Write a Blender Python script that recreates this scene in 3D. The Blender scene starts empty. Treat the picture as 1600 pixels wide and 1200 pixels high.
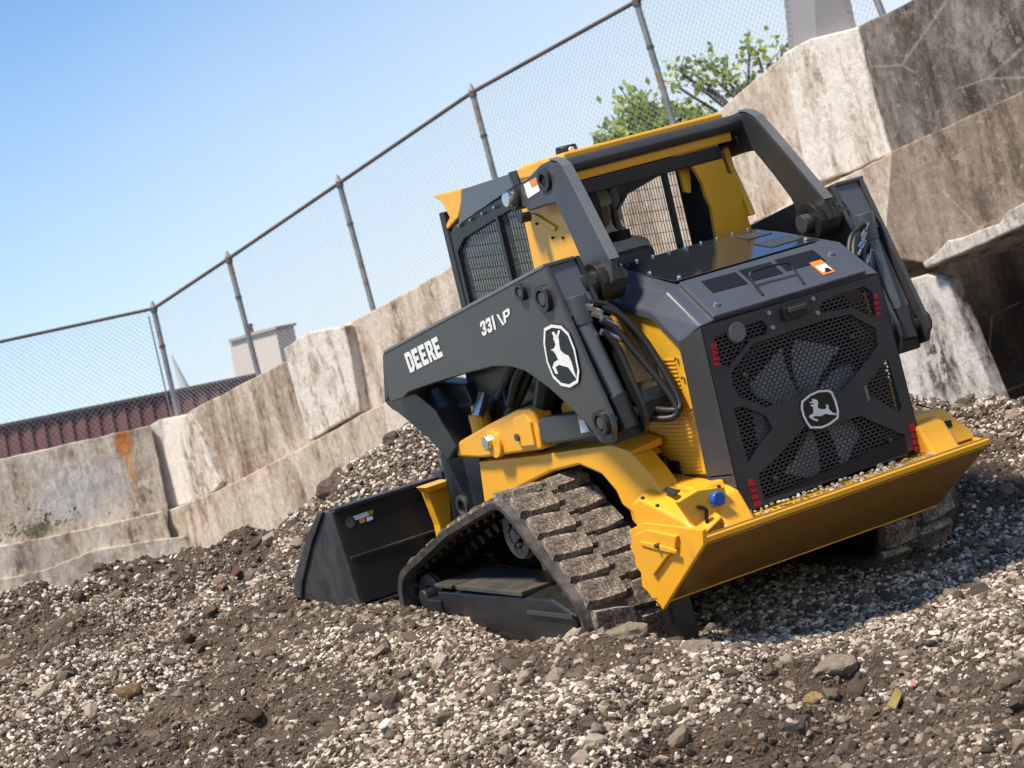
import bpy, bmesh, math, random
import numpy as np
from mathutils import Vector, Matrix, noise
from mathutils.geometry import tessellate_polygon
random.seed(7); np.random.seed(7)
S = bpy.context.scene
COL = S.collection

# ------------------------------------------------------------------ camera
V = Vector
# viewpoint solved in the machine's own frame (x right, y forward, z up, metres)
MP = V((-6.16086, -8.92241, 2.43095))
MD = V((0.472920, 0.874380, -0.108653)); MR = V((0.843601, -0.484929, -0.230610)); MU = V((0.254330, -0.017400, 0.966961))
F = 4200.8
PITCH, ROLL = math.radians(3.0), math.radians(-15.2)
WP = V((0, 0, 1.0))
WD = V((0, math.cos(PITCH), math.sin(PITCH)))
_r = V((1, 0, 0)); _u = _r.cross(WD)
WR = _r * math.cos(ROLL) + _u * math.sin(ROLL)
WU = -_r * math.sin(ROLL) + _u * math.cos(ROLL)
def basis(r, u, d):
    return Matrix((r, u, -d)).transposed()
M2W = (basis(WR, WU, WD) @ basis(MR, MU, MD).transposed()).to_4x4()
M2W.translation = WP - M2W.to_3x3() @ MP
cam = bpy.data.cameras.new('camera'); camo = bpy.data.objects.new('camera', cam); COL.objects.link(camo)
mw = basis(WR, WU, WD).to_4x4(); mw.translation = WP; camo.matrix_world = mw
cam.sensor_width = 36; cam.lens = 36 * F / 1600
cam.clip_start = .5; cam.clip_end = 3000
cam.dof.use_dof = True; cam.dof.focus_distance = 11.6; cam.dof.aperture_fstop = 8.5
S.camera = camo
# ------------------------------------------------------------------ world and sun
SUN = V((-.36, -.34, .88)).normalized()
w = bpy.data.worlds.new('World'); S.world = w; w.use_nodes = True
nt = w.node_tree; bg = nt.nodes['Background']
sky = nt.nodes.new('ShaderNodeTexSky'); sky.sky_type = 'NISHITA'; sky.sun_disc = False
sky.sun_elevation = math.asin(SUN.z); sky.sun_rotation = math.atan2(SUN.x, SUN.y)
sky.altitude = 200; sky.air_density = .85; sky.dust_density = .1; sky.ozone_density = 1.2
tcw = nt.nodes.new('ShaderNodeTexCoord'); sep = nt.nodes.new('ShaderNodeSeparateXYZ'); nt.links.new(tcw.outputs['Generated'], sep.inputs[0])
def wm(op, a, b, clamp=False):
    x = nt.nodes.new('ShaderNodeMath'); x.operation = op; x.use_clamp = clamp
    for i, q in ((0, a), (1, b)):
        if hasattr(q, 'links'): nt.links.new(q, x.inputs[i])
        else: x.inputs[i].default_value = q
    return x.outputs[0]
# thin bright haze low in the sky, a little thicker towards the right-hand side
veil = wm('ADD', wm('MULTIPLY', wm('SUBTRACT', .27, sep.outputs['Z']), 4.2), wm('MULTIPLY', sep.outputs['X'], 1.6))
nzw = nt.nodes.new('ShaderNodeTexNoise'); nzw.inputs['Scale'].default_value = 5; nzw.inputs['Detail'].default_value = 3; nt.links.new(tcw.outputs['Generated'], nzw.inputs[0])
veil = wm('MULTIPLY', wm('ADD', wm('ADD', veil, .07), wm('MULTIPLY', wm('SUBTRACT', nzw.outputs[0], .5), .35), True), .93)
mxw = nt.nodes.new('ShaderNodeMix'); mxw.data_type = 'RGBA'; nt.links.new(veil, mxw.inputs[0]); hs = nt.nodes.new('ShaderNodeHueSaturation'); hs.inputs['Saturation'].default_value = 1.2; hs.inputs['Value'].default_value = .98; nt.links.new(sky.outputs[0], hs.inputs['Color']); nt.links.new(hs.outputs[0], mxw.inputs[6]); mxw.inputs[7].default_value = (4.6, 4.9, 5.05, 1)
nt.links.new(mxw.outputs[2], bg.inputs[0]); bg.inputs[1].default_value = .11
sl = bpy.data.lights.new('sun', 'SUN'); sl.energy = 4.1; sl.angle = math.radians(9.0); sl.color = (1, .885, .735)
so = bpy.data.objects.new('sun', sl); COL.objects.link(so); so.rotation_euler = SUN.to_track_quat('Z', 'Y').to_euler()
S.view_settings.view_transform = 'Standard'; S.view_settings.look = 'None'
S.view_settings.exposure = 0.78; S.view_settings.gamma = 1
S.render.engine = 'CYCLES'

# ------------------------------------------------------------------ unprojecting helpers
def ray(px, py, R, U_, D): return D + R * ((px - 800) / F) + U_ * ((600 - py) / F)
def U(px, py, **k):                     # machine frame point on x=, y= or z= plane
    a, val = next(iter(k.items())); i = 'xyz'.index(a)
    v = ray(px, py, MR, MU, MD); return MP + v * ((val - MP[i]) / v[i])
def UL(pts, **k): return [U(p[0], p[1], **k) for p in pts]
def Wd(px, py, depth): return WP + ray(px, py, WR, WU, WD) * depth
def Wpl(px, py, p0, n):
    v = ray(px, py, WR, WU, WD); return WP + v * ((p0 - WP).dot(n) / v.dot(n))

# ------------------------------------------------------------------ mesh helpers
class MB:
    def __init__(s): s.v = []; s.f = []
    def add(s, vs, fs):
        n = len(s.v); s.v += [tuple(p) for p in vs]; s.f += [tuple(n + i for i in f) for f in fs]; return s
    def prism(s, poly, off):
        off = V(off); n = len(poly); a = [V(p) for p in poly]; b = [p + off for p in a]
        fs = [tuple(range(n)), tuple(range(2 * n - 1, n - 1, -1))]
        fs += [(i, i + n, (i + 1) % n + n, (i + 1) % n) for i in range(n)]
        return s.add(a + b, fs)
    def loft(s, A, B):                  # two polygons with the same number of points
        n = len(A); fs = [tuple(range(n)), tuple(range(2 * n - 1, n - 1, -1))]
        fs += [(i, i + n, (i + 1) % n + n, (i + 1) % n) for i in range(n)]
        return s.add(list(A) + list(B), fs)
    def box(s, x0, x1, y0, y1, z0, z1):
        return s.prism([(x0, y0, z0), (x1, y0, z0), (x1, y1, z0), (x0, y1, z0)], (0, 0, z1 - z0))
    def cyl(s, p0, p1, r0, r1=None, n=20):
        r1 = r0 if r1 is None else r1; p0 = V(p0); p1 = V(p1); d = (p1 - p0).normalized()
        a = d.orthogonal().normalized(); b = d.cross(a)
        A = [p0 + (a * math.cos(t) + b * math.sin(t)) * r0 for t in [2 * math.pi * i / n for i in range(n)]]
        B = [p1 + (a * math.cos(t) + b * math.sin(t)) * r1 for t in [2 * math.pi * i / n for i in range(n)]]
        return s.loft(A, B)
    def ring(s, p0, p1, r, ri, n=24):
        p0 = V(p0); p1 = V(p1); d = (p1 - p0).normalized(); a = d.orthogonal().normalized(); b = d.cross(a)
        L = []
        for p, q in ((p0, r), (p1, r), (p1, ri), (p0, ri)):
            L.append([p + (a * math.cos(t) + b * math.sin(t)) * q for t in [2 * math.pi * i / n for i in range(n)]])
        fs = []
        for k in range(4):
            for i in range(n):
                fs.append((k * n + i, ((k + 1) % 4) * n + i, ((k + 1) % 4) * n + (i + 1) % n, k * n + (i + 1) % n))
        return s.add(sum(L, []), fs)
    def tube(s, pts, r, n=10, sub=6):
        P = [V(p) for p in pts]
        if sub > 1 and len(P) > 2:
            Q = []
            for i in range(len(P) - 1):
                a, b, c, d = P[max(i - 1, 0)], P[i], P[i + 1], P[min(i + 2, len(P) - 1)]
                for k in range(sub):
                    t = k / sub
                    Q.append(.5 * ((2 * b) + (c - a) * t + (2 * a - 5 * b + 4 * c - d) * t * t + (3 * b - a - 3 * c + d) * t ** 3))
            Q.append(P[-1]); P = Q
        rings = []; prev = None
        for i, p in enumerate(P):
            t = (P[min(i + 1, len(P) - 1)] - P[max(i - 1, 0)]).normalized()
            a = t.orthogonal().normalized() if prev is None else (prev - t * prev.dot(t)).normalized()
            prev = a; b = t.cross(a)
            rings.append([p + (a * math.cos(2 * math.pi * k / n) + b * math.sin(2 * math.pi * k / n)) * r for k in range(n)])
        fs = []; m = len(rings)
        for i in range(m - 1):
            for k in range(n): fs.append((i * n + k, (i + 1) * n + k, (i + 1) * n + (k + 1) % n, i * n + (k + 1) % n))
        fs += [tuple(range(n - 1, -1, -1)), tuple(range((m - 1) * n, m * n))]
        return s.add(sum(rings, []), fs)
    def holed(s, outer, holes, off):    # plate with holes, thickness off
        off = V(off); loops = [[V(p) for p in outer]] + [[V(p) for p in h] for h in holes]
        flat = sum(loops, []); N = len(flat)
        tri = tessellate_polygon(loops)
        fs = [tuple(t) for t in tri] + [tuple(i + N for i in reversed(t)) for t in tri]
        k = 0
        for L in loops:
            n = len(L); fs += [(k + i, k + i + N, k + (i + 1) % n + N, k + (i + 1) % n) for i in range(n)]; k += n
        return s.add(flat + [p + off for p in flat], fs)
    def mesh(s, name, m, smooth=None):
        me = bpy.data.meshes.new(name); me.from_pydata(s.v, [], s.f)
        bm = bmesh.new(); bm.from_mesh(me); bmesh.ops.recalc_face_normals(bm, faces=bm.faces); bm.to_mesh(me); bm.free()
        if m: me.materials.append(m)
        if smooth:
            me.polygons.foreach_set('use_smooth', [True] * len(me.polygons)); me.set_sharp_from_angle(angle=math.radians(smooth))
        return me
    def build(s, name, m, parent=None, bev=0, smooth=None, label=None, kind=None, seg=2):
        o = bpy.data.objects.new(name, s.mesh(name, m, smooth)); COL.objects.link(o)
        if parent: o.parent = parent
        if bev:
            b = o.modifiers.new('bevel', 'BEVEL'); b.width = bev; b.segments = seg; b.limit_method = 'ANGLE'; b.angle_limit = math.radians(35)
        if label: o['label'] = label
        if kind: o['kind'] = kind
        return o
def top(o, label, cat, group=None):
    o['label'] = label; o['category'] = cat
    if group: o['group'] = group
    return o
def empty(name, mat=None):
    o = bpy.data.objects.new(name, None); COL.objects.link(o); o.empty_display_size = .1
    if mat: o.matrix_world = mat
    return o
def mx(pts, s): return [V((-p[0] * s, p[1], p[2])) for p in pts]

# ------------------------------------------------------------------ material helpers
class NT:
    def __init__(s, name):
        s.m = bpy.data.materials.new(name); s.m.use_nodes = True; s.t = s.m.node_tree; s.b = s.t.nodes['Principled BSDF']
        s.out = s.t.nodes['Material Output']; s._c = None
    def n(s, t, **k):
        o = s.t.nodes.new(t)
        for a, b in k.items(): setattr(o, a, b)
        return o
    def l(s, a, b): s.t.links.new(a, b)
    def co(s, scale=(1, 1, 1), kind='Object'):
        if s._c is None: s._c = s.n('ShaderNodeTexCoord')
        mp = s.n('ShaderNodeMapping'); mp.inputs['Scale'].default_value = scale; s.l(s._c.outputs[kind], mp.inputs[0]); return mp.outputs[0]
    def noise(s, sc, det=4, rough=.55, scale=(1, 1, 1), dist=0):
        t = s.n('ShaderNodeTexNoise'); t.inputs['Scale'].default_value = sc; t.inputs['Detail'].default_value = det
        t.inputs['Roughness'].default_value = rough; t.inputs['Distortion'].default_value = dist; s.l(s.co(scale), t.inputs[0]); return t.outputs[0]
    def voro(s, sc, scale=(1, 1, 1), out=0, feature='F1'):
        t = s.n('ShaderNodeTexVoronoi', feature=feature); t.inputs['Scale'].default_value = sc; s.l(s.co(scale), t.inputs[0]); return t.outputs[out]
    def ramp(s, fac, stops):
        r = s.n('ShaderNodeValToRGB'); e = r.color_ramp.elements
        while len(e) < len(stops): e.new(.5)
        for i, (p, c) in enumerate(stops):
            e[i].position = p; e[i].color = (c, c, c, 1) if not hasattr(c, '__len__') else (*c, 1)
        s.l(fac, r.inputs[0]); return r.outputs[0]
    def mix(s, fac, a, b, mode='MIX'):
        x = s.n('ShaderNodeMix', data_type='RGBA', blend_type=mode)
        for i, q in ((0, fac), (6, a), (7, b)):
            if hasattr(q, 'is_linked') or hasattr(q, 'links'): s.l(q, x.inputs[i])
            elif i == 0: x.inputs[0].default_value = q
            else: x.inputs[i].default_value = (*q, 1)
        return x.outputs[2]
    def math(s, op, a, b=0, clamp=False):
        x = s.n('ShaderNodeMath', operation=op); x.use_clamp = clamp
        for i, q in ((0, a), (1, b)):
            if hasattr(q, 'links'): s.l(q, x.inputs[i])
            else: x.inputs[i].default_value = q
        return x.outputs[0]
    def bump(s, h, st, dist=.01):
        b = s.n('ShaderNodeBump'); b.inputs['Strength'].default_value = st; b.inputs['Distance'].default_value = dist
        s.l(h, b.inputs['Height']); s.l(b.outputs[0], s.b.inputs['Normal'])
    def col(s, c):
        if hasattr(c, 'links'): s.l(c, s.b.inputs['Base Color'])
        else: s.b.inputs['Base Color'].default_value = (*c, 1)
    def set(s, **k):
        for a, v in k.items():
            i = s.b.inputs[a.replace('_', ' ')]
            if hasattr(v, 'links'): s.l(v, i)
            else: i.default_value = v
        return s
def paint(name, c, rough=.38, dust=.25, dustc=(.20, .16, .12), coat=.25, metal=0, bump=.03):
    t = NT(name)
    big = t.noise(5, 6, .65); fine = t.noise(90, 3, .7)
    mask = t.math('MULTIPLY', t.ramp(big, [(.42, 0), (.75, 1)]), t.ramp(fine, [(.35, .35), (.7, 1)]))
    mask = t.math('MULTIPLY', mask, dust)
    streak = t.noise(14, 5, .7, (1, 1, .12))
    mask = t.math('ADD', mask, t.math('MULTIPLY', t.ramp(streak, [(.56, 0), (.8, 1)]), dust * .35), True)
    var = t.ramp(t.noise(1.7, 3), [(.3, .9), (.7, 1.0)])
    base = t.mix(1.0, c, var, 'MULTIPLY')
    chip = t.math('MULTIPLY', t.ramp(t.noise(34, 6, .8), [(.665, 0), (.69, 1)]), t.ramp(t.noise(3.1, 2), [(.5, 0), (.6, .8)]))
    cc_ = t.mix(mask, base, dustc); t.col(t.mix(chip, cc_, [q * .45 + .03 for q in c]))
    rr = t.n('ShaderNodeMapRange'); t.l(mask, rr.inputs[0]); rr.inputs[3].default_value = rough; rr.inputs[4].default_value = .85
    t.set(Roughness=rr.outputs[0], Metallic=metal)
    t.b.inputs['Coat Weight'].default_value = coat; t.b.inputs['Coat Roughness'].default_value = .18
    t.bump(t.noise(60, 2), bump, .002)
    return t.m
def flat(name, c, rough=.5, metal=0, emit=None):
    t = NT(name); nz = t.ramp(t.noise(40, 4), [(.3, .85), (.7, 1.0)]); t.col(t.mix(1.0, c, nz, 'MULTIPLY')); t.set(Roughness=rough, Metallic=metal); return t.m

YEL = paint('yellow_paint', (.86, .405, .012), .38, .26, (.42, .27, .10), .3)
YELD = paint('dusty_yellow_paint', (.78, .41, .014), .45, .45, (.26, .19, .11), .15)
YELSH = paint('shade_dark_muddy_yellow_paint', (.27, .145, .015), .5, .75, (.05, .034, .02), .1)  # shade of the down-facing bumper put into a darker yellow, with mud noise
GRY = paint('charcoal_paint', (.040, .040, .041), .42, .30, (.13, .115, .10), .2)
FLG = paint('dusty_sky_sheen_paint', (.12, .124, .13), .4, .3, (.3, .28, .26))  # sky reflection on the arm flange painted as a lighter grey, plus dust
DOOR = paint('door_paint', (.036, .038, .043), .38, .30, (.11, .10, .095), .25)
HOOD = paint('graphite_paint', (.066, .074, .088), .36, .14, (.13, .12, .115), .2)
BLK = paint('black_paint', (.009, .009, .0095), .45, .24, (.09, .08, .065), .2)
BKT = paint('bucket_black_paint', (.010, .010, .011), .5, .08, (.08, .07, .06), .1)
SCU = paint('scuffed_black_steel', (.022, .023, .024), .42, .8, (.11, .11, .105), .1)
STL = flat('bright_steel', (.62, .62, .62), .3, 1.0)
DST = flat('dark_steel', (.10, .10, .10), .45, .6)
HOSE = flat('black_rubber_hose', (.012, .012, .012), .5)
WHT = flat('white_vinyl', (.80, .80, .78), .5)
BLV = flat('black_vinyl', (.008, .008, .008), .45)
RED = flat('red_reflector', (.50, .015, .03), .35)
ORG = flat('orange_vinyl', (.85, .22, .03), .5)
BLU = flat('blue_plastic', (.02, .10, .42), .35)
FANM = flat('fan_plastic', (.74, .78, .86), .45)
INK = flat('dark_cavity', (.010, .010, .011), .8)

t = NT('muddy_track_rubber')
n1 = t.noise(11, 8, .7); n2 = t.noise(70, 6, .75)
mud = t.ramp(t.math('ADD', t.math('MULTIPLY', n1, .6), t.math('MULTIPLY', n2, .4)), [(.36, .15), (.50, 1)])
mc = t.ramp(t.math('ADD', t.math('MULTIPLY', t.noise(75, 5, .75), .7), t.math('MULTIPLY', t.noise(16, 3), .3)), [(.39, (.05, .04, .032)), (.46, (.135, .105, .08)), (.53, (.225, .185, .145)), (.61, (.50, .44, .365))])
t.col(t.mix(mud, (.030, .029, .029), mc)); t.set(Roughness=.85); t.bump(t.math('ADD', n2, t.noise(30, 6, .8)), .55, .015)
TRK = t.m
t = NT('track_belt_rubber')
n1 = t.noise(9, 6, .7); t.col(t.mix(t.ramp(n1, [(.42, 0), (.66, 1)]), (.035, .033, .032), (.13, .11, .092))); t.set(Roughness=.7); t.bump(t.noise(80, 5, .7), .4, .006)
BELT = t.m
t = NT('tinted_glass'); t.col((.10, .12, .12)); t.set(Roughness=.04, Alpha=.55); t.b.inputs['Specular IOR Level'].default_value = .9
GLS = t.m
t = NT('clear_glass'); t.col((.3, .33, .33)); t.set(Roughness=.04, Alpha=.10); GLC = t.m
t = NT('gloss_black_panel'); t.col((.022, .026, .032)); t.set(Roughness=.12); t.b.inputs['Coat Weight'].default_value = 1.0
GLB = t.m

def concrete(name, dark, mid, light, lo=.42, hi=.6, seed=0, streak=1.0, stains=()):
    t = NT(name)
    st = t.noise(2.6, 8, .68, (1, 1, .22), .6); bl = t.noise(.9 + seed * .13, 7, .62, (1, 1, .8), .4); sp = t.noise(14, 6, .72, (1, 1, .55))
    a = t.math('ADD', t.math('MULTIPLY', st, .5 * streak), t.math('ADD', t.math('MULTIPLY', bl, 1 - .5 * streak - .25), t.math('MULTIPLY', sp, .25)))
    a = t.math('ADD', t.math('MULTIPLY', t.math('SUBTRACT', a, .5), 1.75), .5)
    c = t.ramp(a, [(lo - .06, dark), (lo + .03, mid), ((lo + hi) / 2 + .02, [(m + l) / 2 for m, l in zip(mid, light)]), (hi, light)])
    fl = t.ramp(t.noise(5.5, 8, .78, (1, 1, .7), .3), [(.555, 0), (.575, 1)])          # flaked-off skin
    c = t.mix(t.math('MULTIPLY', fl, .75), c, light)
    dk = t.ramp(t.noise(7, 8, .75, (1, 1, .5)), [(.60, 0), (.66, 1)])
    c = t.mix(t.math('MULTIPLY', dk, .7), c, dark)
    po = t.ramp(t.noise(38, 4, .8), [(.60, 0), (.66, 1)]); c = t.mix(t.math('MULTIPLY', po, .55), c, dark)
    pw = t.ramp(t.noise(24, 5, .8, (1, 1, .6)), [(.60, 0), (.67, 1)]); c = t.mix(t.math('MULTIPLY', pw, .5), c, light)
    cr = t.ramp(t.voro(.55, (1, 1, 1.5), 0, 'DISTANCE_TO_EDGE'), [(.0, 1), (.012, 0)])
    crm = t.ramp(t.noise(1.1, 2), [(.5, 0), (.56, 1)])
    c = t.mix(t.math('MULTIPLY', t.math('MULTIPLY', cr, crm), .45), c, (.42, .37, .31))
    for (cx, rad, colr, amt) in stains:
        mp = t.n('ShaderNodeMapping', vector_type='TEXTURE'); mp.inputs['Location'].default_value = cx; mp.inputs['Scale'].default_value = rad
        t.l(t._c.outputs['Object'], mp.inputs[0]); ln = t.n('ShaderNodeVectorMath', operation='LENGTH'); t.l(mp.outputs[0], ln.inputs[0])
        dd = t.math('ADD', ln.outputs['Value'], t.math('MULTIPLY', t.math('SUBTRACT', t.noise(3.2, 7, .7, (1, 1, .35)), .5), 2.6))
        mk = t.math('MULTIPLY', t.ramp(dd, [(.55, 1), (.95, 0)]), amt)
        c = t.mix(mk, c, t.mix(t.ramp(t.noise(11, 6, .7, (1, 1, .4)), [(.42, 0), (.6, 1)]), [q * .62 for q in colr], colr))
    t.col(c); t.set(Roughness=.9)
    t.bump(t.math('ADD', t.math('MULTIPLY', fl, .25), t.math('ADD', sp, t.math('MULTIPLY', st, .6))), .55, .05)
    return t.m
CBR = concrete('brown_weathered_concrete', (.095, .064, .042), (.25, .185, .13), (.52, .44, .355), .42, .62)
CTN = concrete('tan_weathered_concrete', (.12, .080, .050), (.35, .265, .19), (.60, .52, .43), .40, .60, 1)
CWH = concrete('whitewashed_concrete', (.15, .11, .078), (.46, .39, .31), (.70, .645, .57), .38, .51, 2, 1.0)
CDK = concrete('dark_stained_concrete', (.035, .028, .021), (.09, .073, .058), (.26, .225, .19), .43, .66, 3)
CVD = concrete('shade_dark_mossy_concrete', (.009, .007, .005), (.024, .018, .011), (.065, .05, .032), .42, .66, 6)  # shadow inside the recess painted into near-black mossy tones
CPL = concrete('peeling_concrete', (.13, .09, .06), (.36, .29, .225), (.66, .60, .53), .40, .54, 9)
CBT = concrete('dirty_buttress_concrete', (.05, .042, .03), (.32, .285, .245), (.56, .52, .47), .43, .57, 8)
CBD = concrete('brown_stained_concrete', (.10, .072, .050), (.21, .158, .115), (.33, .27, .21), .44, .66, 4)
RST = concrete('rust_stained_concrete', (.38, .10, .02), (.52, .20, .05), (.60, .42, .24), .40, .60, 5)

# ------------------------------------------------------------------ the compact track loader
root = empty('track_loader', M2W)
top(root, 'yellow and charcoal compact track loader climbing the gravel heap with its bucket down', 'track loader')

# tub and fenders ----------------------------------------------------
MB().box(-.50, .50, .42, 2.42, .26, .80).build('chassis', BLK, root, .01)
MB().box(-.485, .485, .34, .42, .30, .78).build('rear_bulkhead', INK, root)
for s in (-1, 1):
    a = UL([(748, 727), (840, 716), (905, 706), (955, 700), (990, 712), (1012, 738), (1036, 772), (1050, 800), (1035, 828),
            (1004, 818), (985, 800), (972, 790), (962, 768), (940, 742), (905, 727), (860, 738), (800, 768), (757, 795)], x=-.66)
    MB().prism(mx(a, s), (.10 * s * -1, 0, 0)).build('fender', YEL, root, .012)
    # fender top shelf running inwards to the tub
    b = UL([(748, 722), (840, 712), (905, 702), (955, 696), (985, 706)], x=-.66)
    m = MB()
    for p, q in zip(b[:-1], b[1:]):
        m.prism(mx([p, q, (-.50, q.y, q.z + .02), (-.50, p.y, p.z + .02)], s), (0, 0, -.03))
    m.build('fender_shelf', YEL, root, .004)
    # front tower
    tw = UL([(713, 714), (716, 690), (760, 664), (806, 640), (826, 638), (834, 648), (842, 672), (846, 703), (752, 716)], x=-.70)
    to = MB().prism(mx(tw, s), (.09 * -s, 0, 0)).build('front_tower', YEL, root, .012)
    tw2 = UL([(800, 655), (818, 646), (828, 660), (835, 697), (812, 699)], x=-.712)
    MB().prism(mx(tw2, s), (.02 * -s, 0, 0)).build('tower_rib', YEL, to, .006)
    p = U(768, 690, x=-.70)
    MB().cyl((-.735 * -s * -1 if False else .735 * s, p.y, p.z), (.70 * s, p.y, p.z), .036, n=6).build('bolt', STL, to, .004)
    MB().cyl((.716 * s, p.y - .035, p.z - .01), (.69 * s, p.y - .035, p.z - .01), .062, n=24).build('washer', YEL, to, .004)
    p = U(813, 682, x=-.70)
    MB().cyl((.722 * s, p.y, p.z), (.69 * s, p.y, p.z), .017, n=12).build('bolt', DST, to)
    p = U(752, 662, x=-.62)
    MB().cyl((.62 * s, p.y, p.z - .05), (.62 * s, p.y, p.z + .05), .05, n=14).cyl((.62 * s, p.y, p.z + .05), (.62 * s, p.y, p.z + .09), .03, n=14).build('cylinder_mount', YEL, root, .005)
    p = U(755, 637, x=-.62)
    MB().cyl((.66 * s, p.y, p.z - .03), (.60 * s, p.y, p.z + .06), .026, n=12).cyl((.63 * s, p.y, p.z), (.63 * s, p.y + .05, p.z - .03), .018, n=12).build('hose_fitting', STL, root, .003)
    # vertical black front post between tower and bucket linkage
    MB().box(.50 * s, .60 * s, 1.98, 2.20, .35, .86).build('front_post', BLK, root, .008)
    # side sill behind the tower going to the rear
    sl_ = UL([(848, 705), (905, 697), (955, 688), (988, 700), (1006, 716), (940, 712)], x=-.60)
    MB().prism(mx(sl_, s), (.10 * -s, 0, 0)).build('side_sill', YEL, root, .006)
    # lower grey link
    lk = UL([(838, 660), (848, 652), (905, 645), (930, 640), (948, 682), (905, 688), (856, 696), (846, 690)], x=-.70)
    lo = MB().prism(mx(lk, s), (.08 * -s, 0, 0)).build('lower_link', GRY, root, .012)
    if s < 0:
        d = UL([(903, 655), (910, 653), (921, 674), (908, 677)], x=-.7035); MB().prism(d, (.002, 0, 0)).build('warning_decal', WHT, lo)
        d = UL([(902, 650), (908, 649), (910, 656), (904, 657)], x=-.705); MB().prism(d, (.002, 0, 0)).build('decal_stripe', ORG, lo)
    # rear corner block
    rc = UL([(1006, 716), (1036, 745), (1112, 742), (1140, 760), (1150, 832), (1098, 852), (1060, 838), (1038, 826), (1050, 795), (1036, 772)], x=-.60)
    rc = [V((-.60, max(p.y, -.10), p.z)) for p in rc]
    # solid block profile in side view
    prof = [(-.60, .62, .80), (-.60, .50, .735), (-.60, .12, .705), (-.60, -.02, .66), (-.60, -.10, .53), (-.60, .16, .44), (-.60, .45, .42), (-.60, .62, .55)]
    MB().prism(mx(prof, s), (.14 * -s, 0, 0)).build('rear_corner_block', YEL, root, .012)
    prof2 = [(-.73, .38, .66), (-.73, .30, .69), (-.73, .0, .60), (-.73, -.10, .54), (-.73, .10, .44), (-.73, .34, .42)]
    inn = [(-.60, p[1] + .02, p[2] + (.05 if p[2] > .5 else 0)) for p in prof2]
    if s < 0: MB().loft(mx(prof2, s), mx(inn, s)).build('corner_flare', YEL, root, .01)
    sl2 = [(-.665, .21, .705), (-.645, .21, .712), (-.64, .12, .70), (-.67, .13, .685)]
    MB().prism(mx(sl2, s), (0, 0, .006)).build('corner_slot', INK, root)
    # side panel below the hood, with its gutter
    pan = UL([(957, 472), (1015, 487), (1058, 534), (1113, 742), (1032, 742), (990, 700), (960, 640), (940, 560)], x=-.478)
    po = MB().prism(mx(pan, s), (.02 * -s, 0, 0)).build('side_panel', YELD, root, .004)
    gut = UL([(984, 706), (992, 706), (1032, 743), (1110, 742), (1110, 749), (1028, 752)], x=-.49)
    MB().prism(mx(gut, s), (.03 * -s, 0, 0)).build('gutter_seal', BLV, po)
    # louvre ribs on the rear part of the side panel
    m = MB(); k = 0; z = .74
    while z < 1.20:
        y0 = .19 + (1.28 - z) * -.02; m.box(-.482 * -s * -1 if False else min(.482 * s, .474 * s), max(.482 * s, .474 * s), y0 + .01, y0 + .33, z, z + .006); z += .017
    m.build('panel_louvres', YELD, po, kind='stuff')
    for q in [(1076, 640), (1062, 590), (1090, 690), (1052, 560)]:
        p = U(q[0] + 6, q[1], x=-.48); MB().cyl((.49 * s, p.y, p.z), (.47 * s, p.y, p.z), .007, n=8).build('panel_screw', STL, po)

# engine hood ----------------------------------------------------------
def hoodsec(y, zt, xr, zr, xs, zs, ys=None):
    ys = y if ys is None else ys
    return [V((-xs, ys, zs - .03)), V((-xs, ys, zs)), V((-xr, y, zr)), V((-.36, y, zt)), V((.36, y, zt)), V((xr, y, zr)), V((xs, ys, zs)), V((xs, ys, zs - .03))]
secs = [hoodsec(.0, 1.335, .45, 1.325, .50, 1.282, .11), hoodsec(.20, 1.478, .44, 1.472, .50, 1.405, .26), hoodsec(.60, 1.565, .43, 1.545, .50, 1.468, .56), hoodsec(.74, 1.57, .42, 1.55, .49, 1.47, .72)]
m = MB(); n = 8
m.add(sum(secs, []), [(k * n + i, k * n + i + 1, (k + 1) * n + i + 1, (k + 1) * n + i) for k in range(3) for i in range(n - 1)] + [tuple(range(3 * n, 4 * n))] + [tuple(range(n))])
hood = m.build('engine_hood', HOOD, root, .008)
# raised rear lid
r0 = [V((-.385, -.004, 1.338)), V((.385, -.004, 1.338)), V((.375, .205, 1.486)), V((-.375, .205, 1.486))]
lid = MB().prism(r0, (0, -.006, .012)).build('hood_lid', HOOD, hood, .003)
def onlid(u, v, h=.0): # u across, v up the lid
    a = r0[0].lerp(r0[1], u); b = r0[3].lerp(r0[2], u); return a.lerp(b, v) + V((0, -.0065, .0125)) + V((0, -.5, .85)) * h
for (u0, u1) in ((.11, .335), (.36, .57), (.60, .86)):
    m = MB().prism([onlid(u0, .52), onlid(u1, .50), onlid(u1, .84), onlid(u0, .86)], (0, -.001, .0015)); v_ = m.build('hood_vent', BLV, lid)
m = MB().tube([onlid(.345, .14, .002), onlid(.335, .42, .03), onlid(.345, .50, .045), onlid(.38, .52, .05), onlid(.56, .50, .05), onlid(.60, .47, .04), onlid(.61, .40, .03), onlid(.61, .12, .002)], .0055, 8, 3)
m.build('grab_handle', BLV, lid, smooth=60)
for u, v in ((.07, .24), (.93, .62)):
    MB().cyl(onlid(u, v, -.002), onlid(u, v, .012), .014, .010, 10).build('lid_bolt', STL, lid, .002)
d = [onlid(.76, .18), onlid(.84, .18), onlid(.84, .55), onlid(.76, .55)]
dc = MB().prism(d, (0, -.001, .002)).build('warning_decal', ORG, lid)
MB().prism([onlid(.768, .24, .003), onlid(.832, .24, .003), onlid(.832, .42, .003), onlid(.768, .42, .003)], (0, -.0005, .001)).build('decal_text', WHT, dc)
MB().prism([onlid(.782, .22, .005), onlid(.825, .22, .005), onlid(.822, .30, .005), onlid(.80, .31, .005)], (0, -.0003, .0006)).build('decal_pictogram', BLV, dc)
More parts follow.
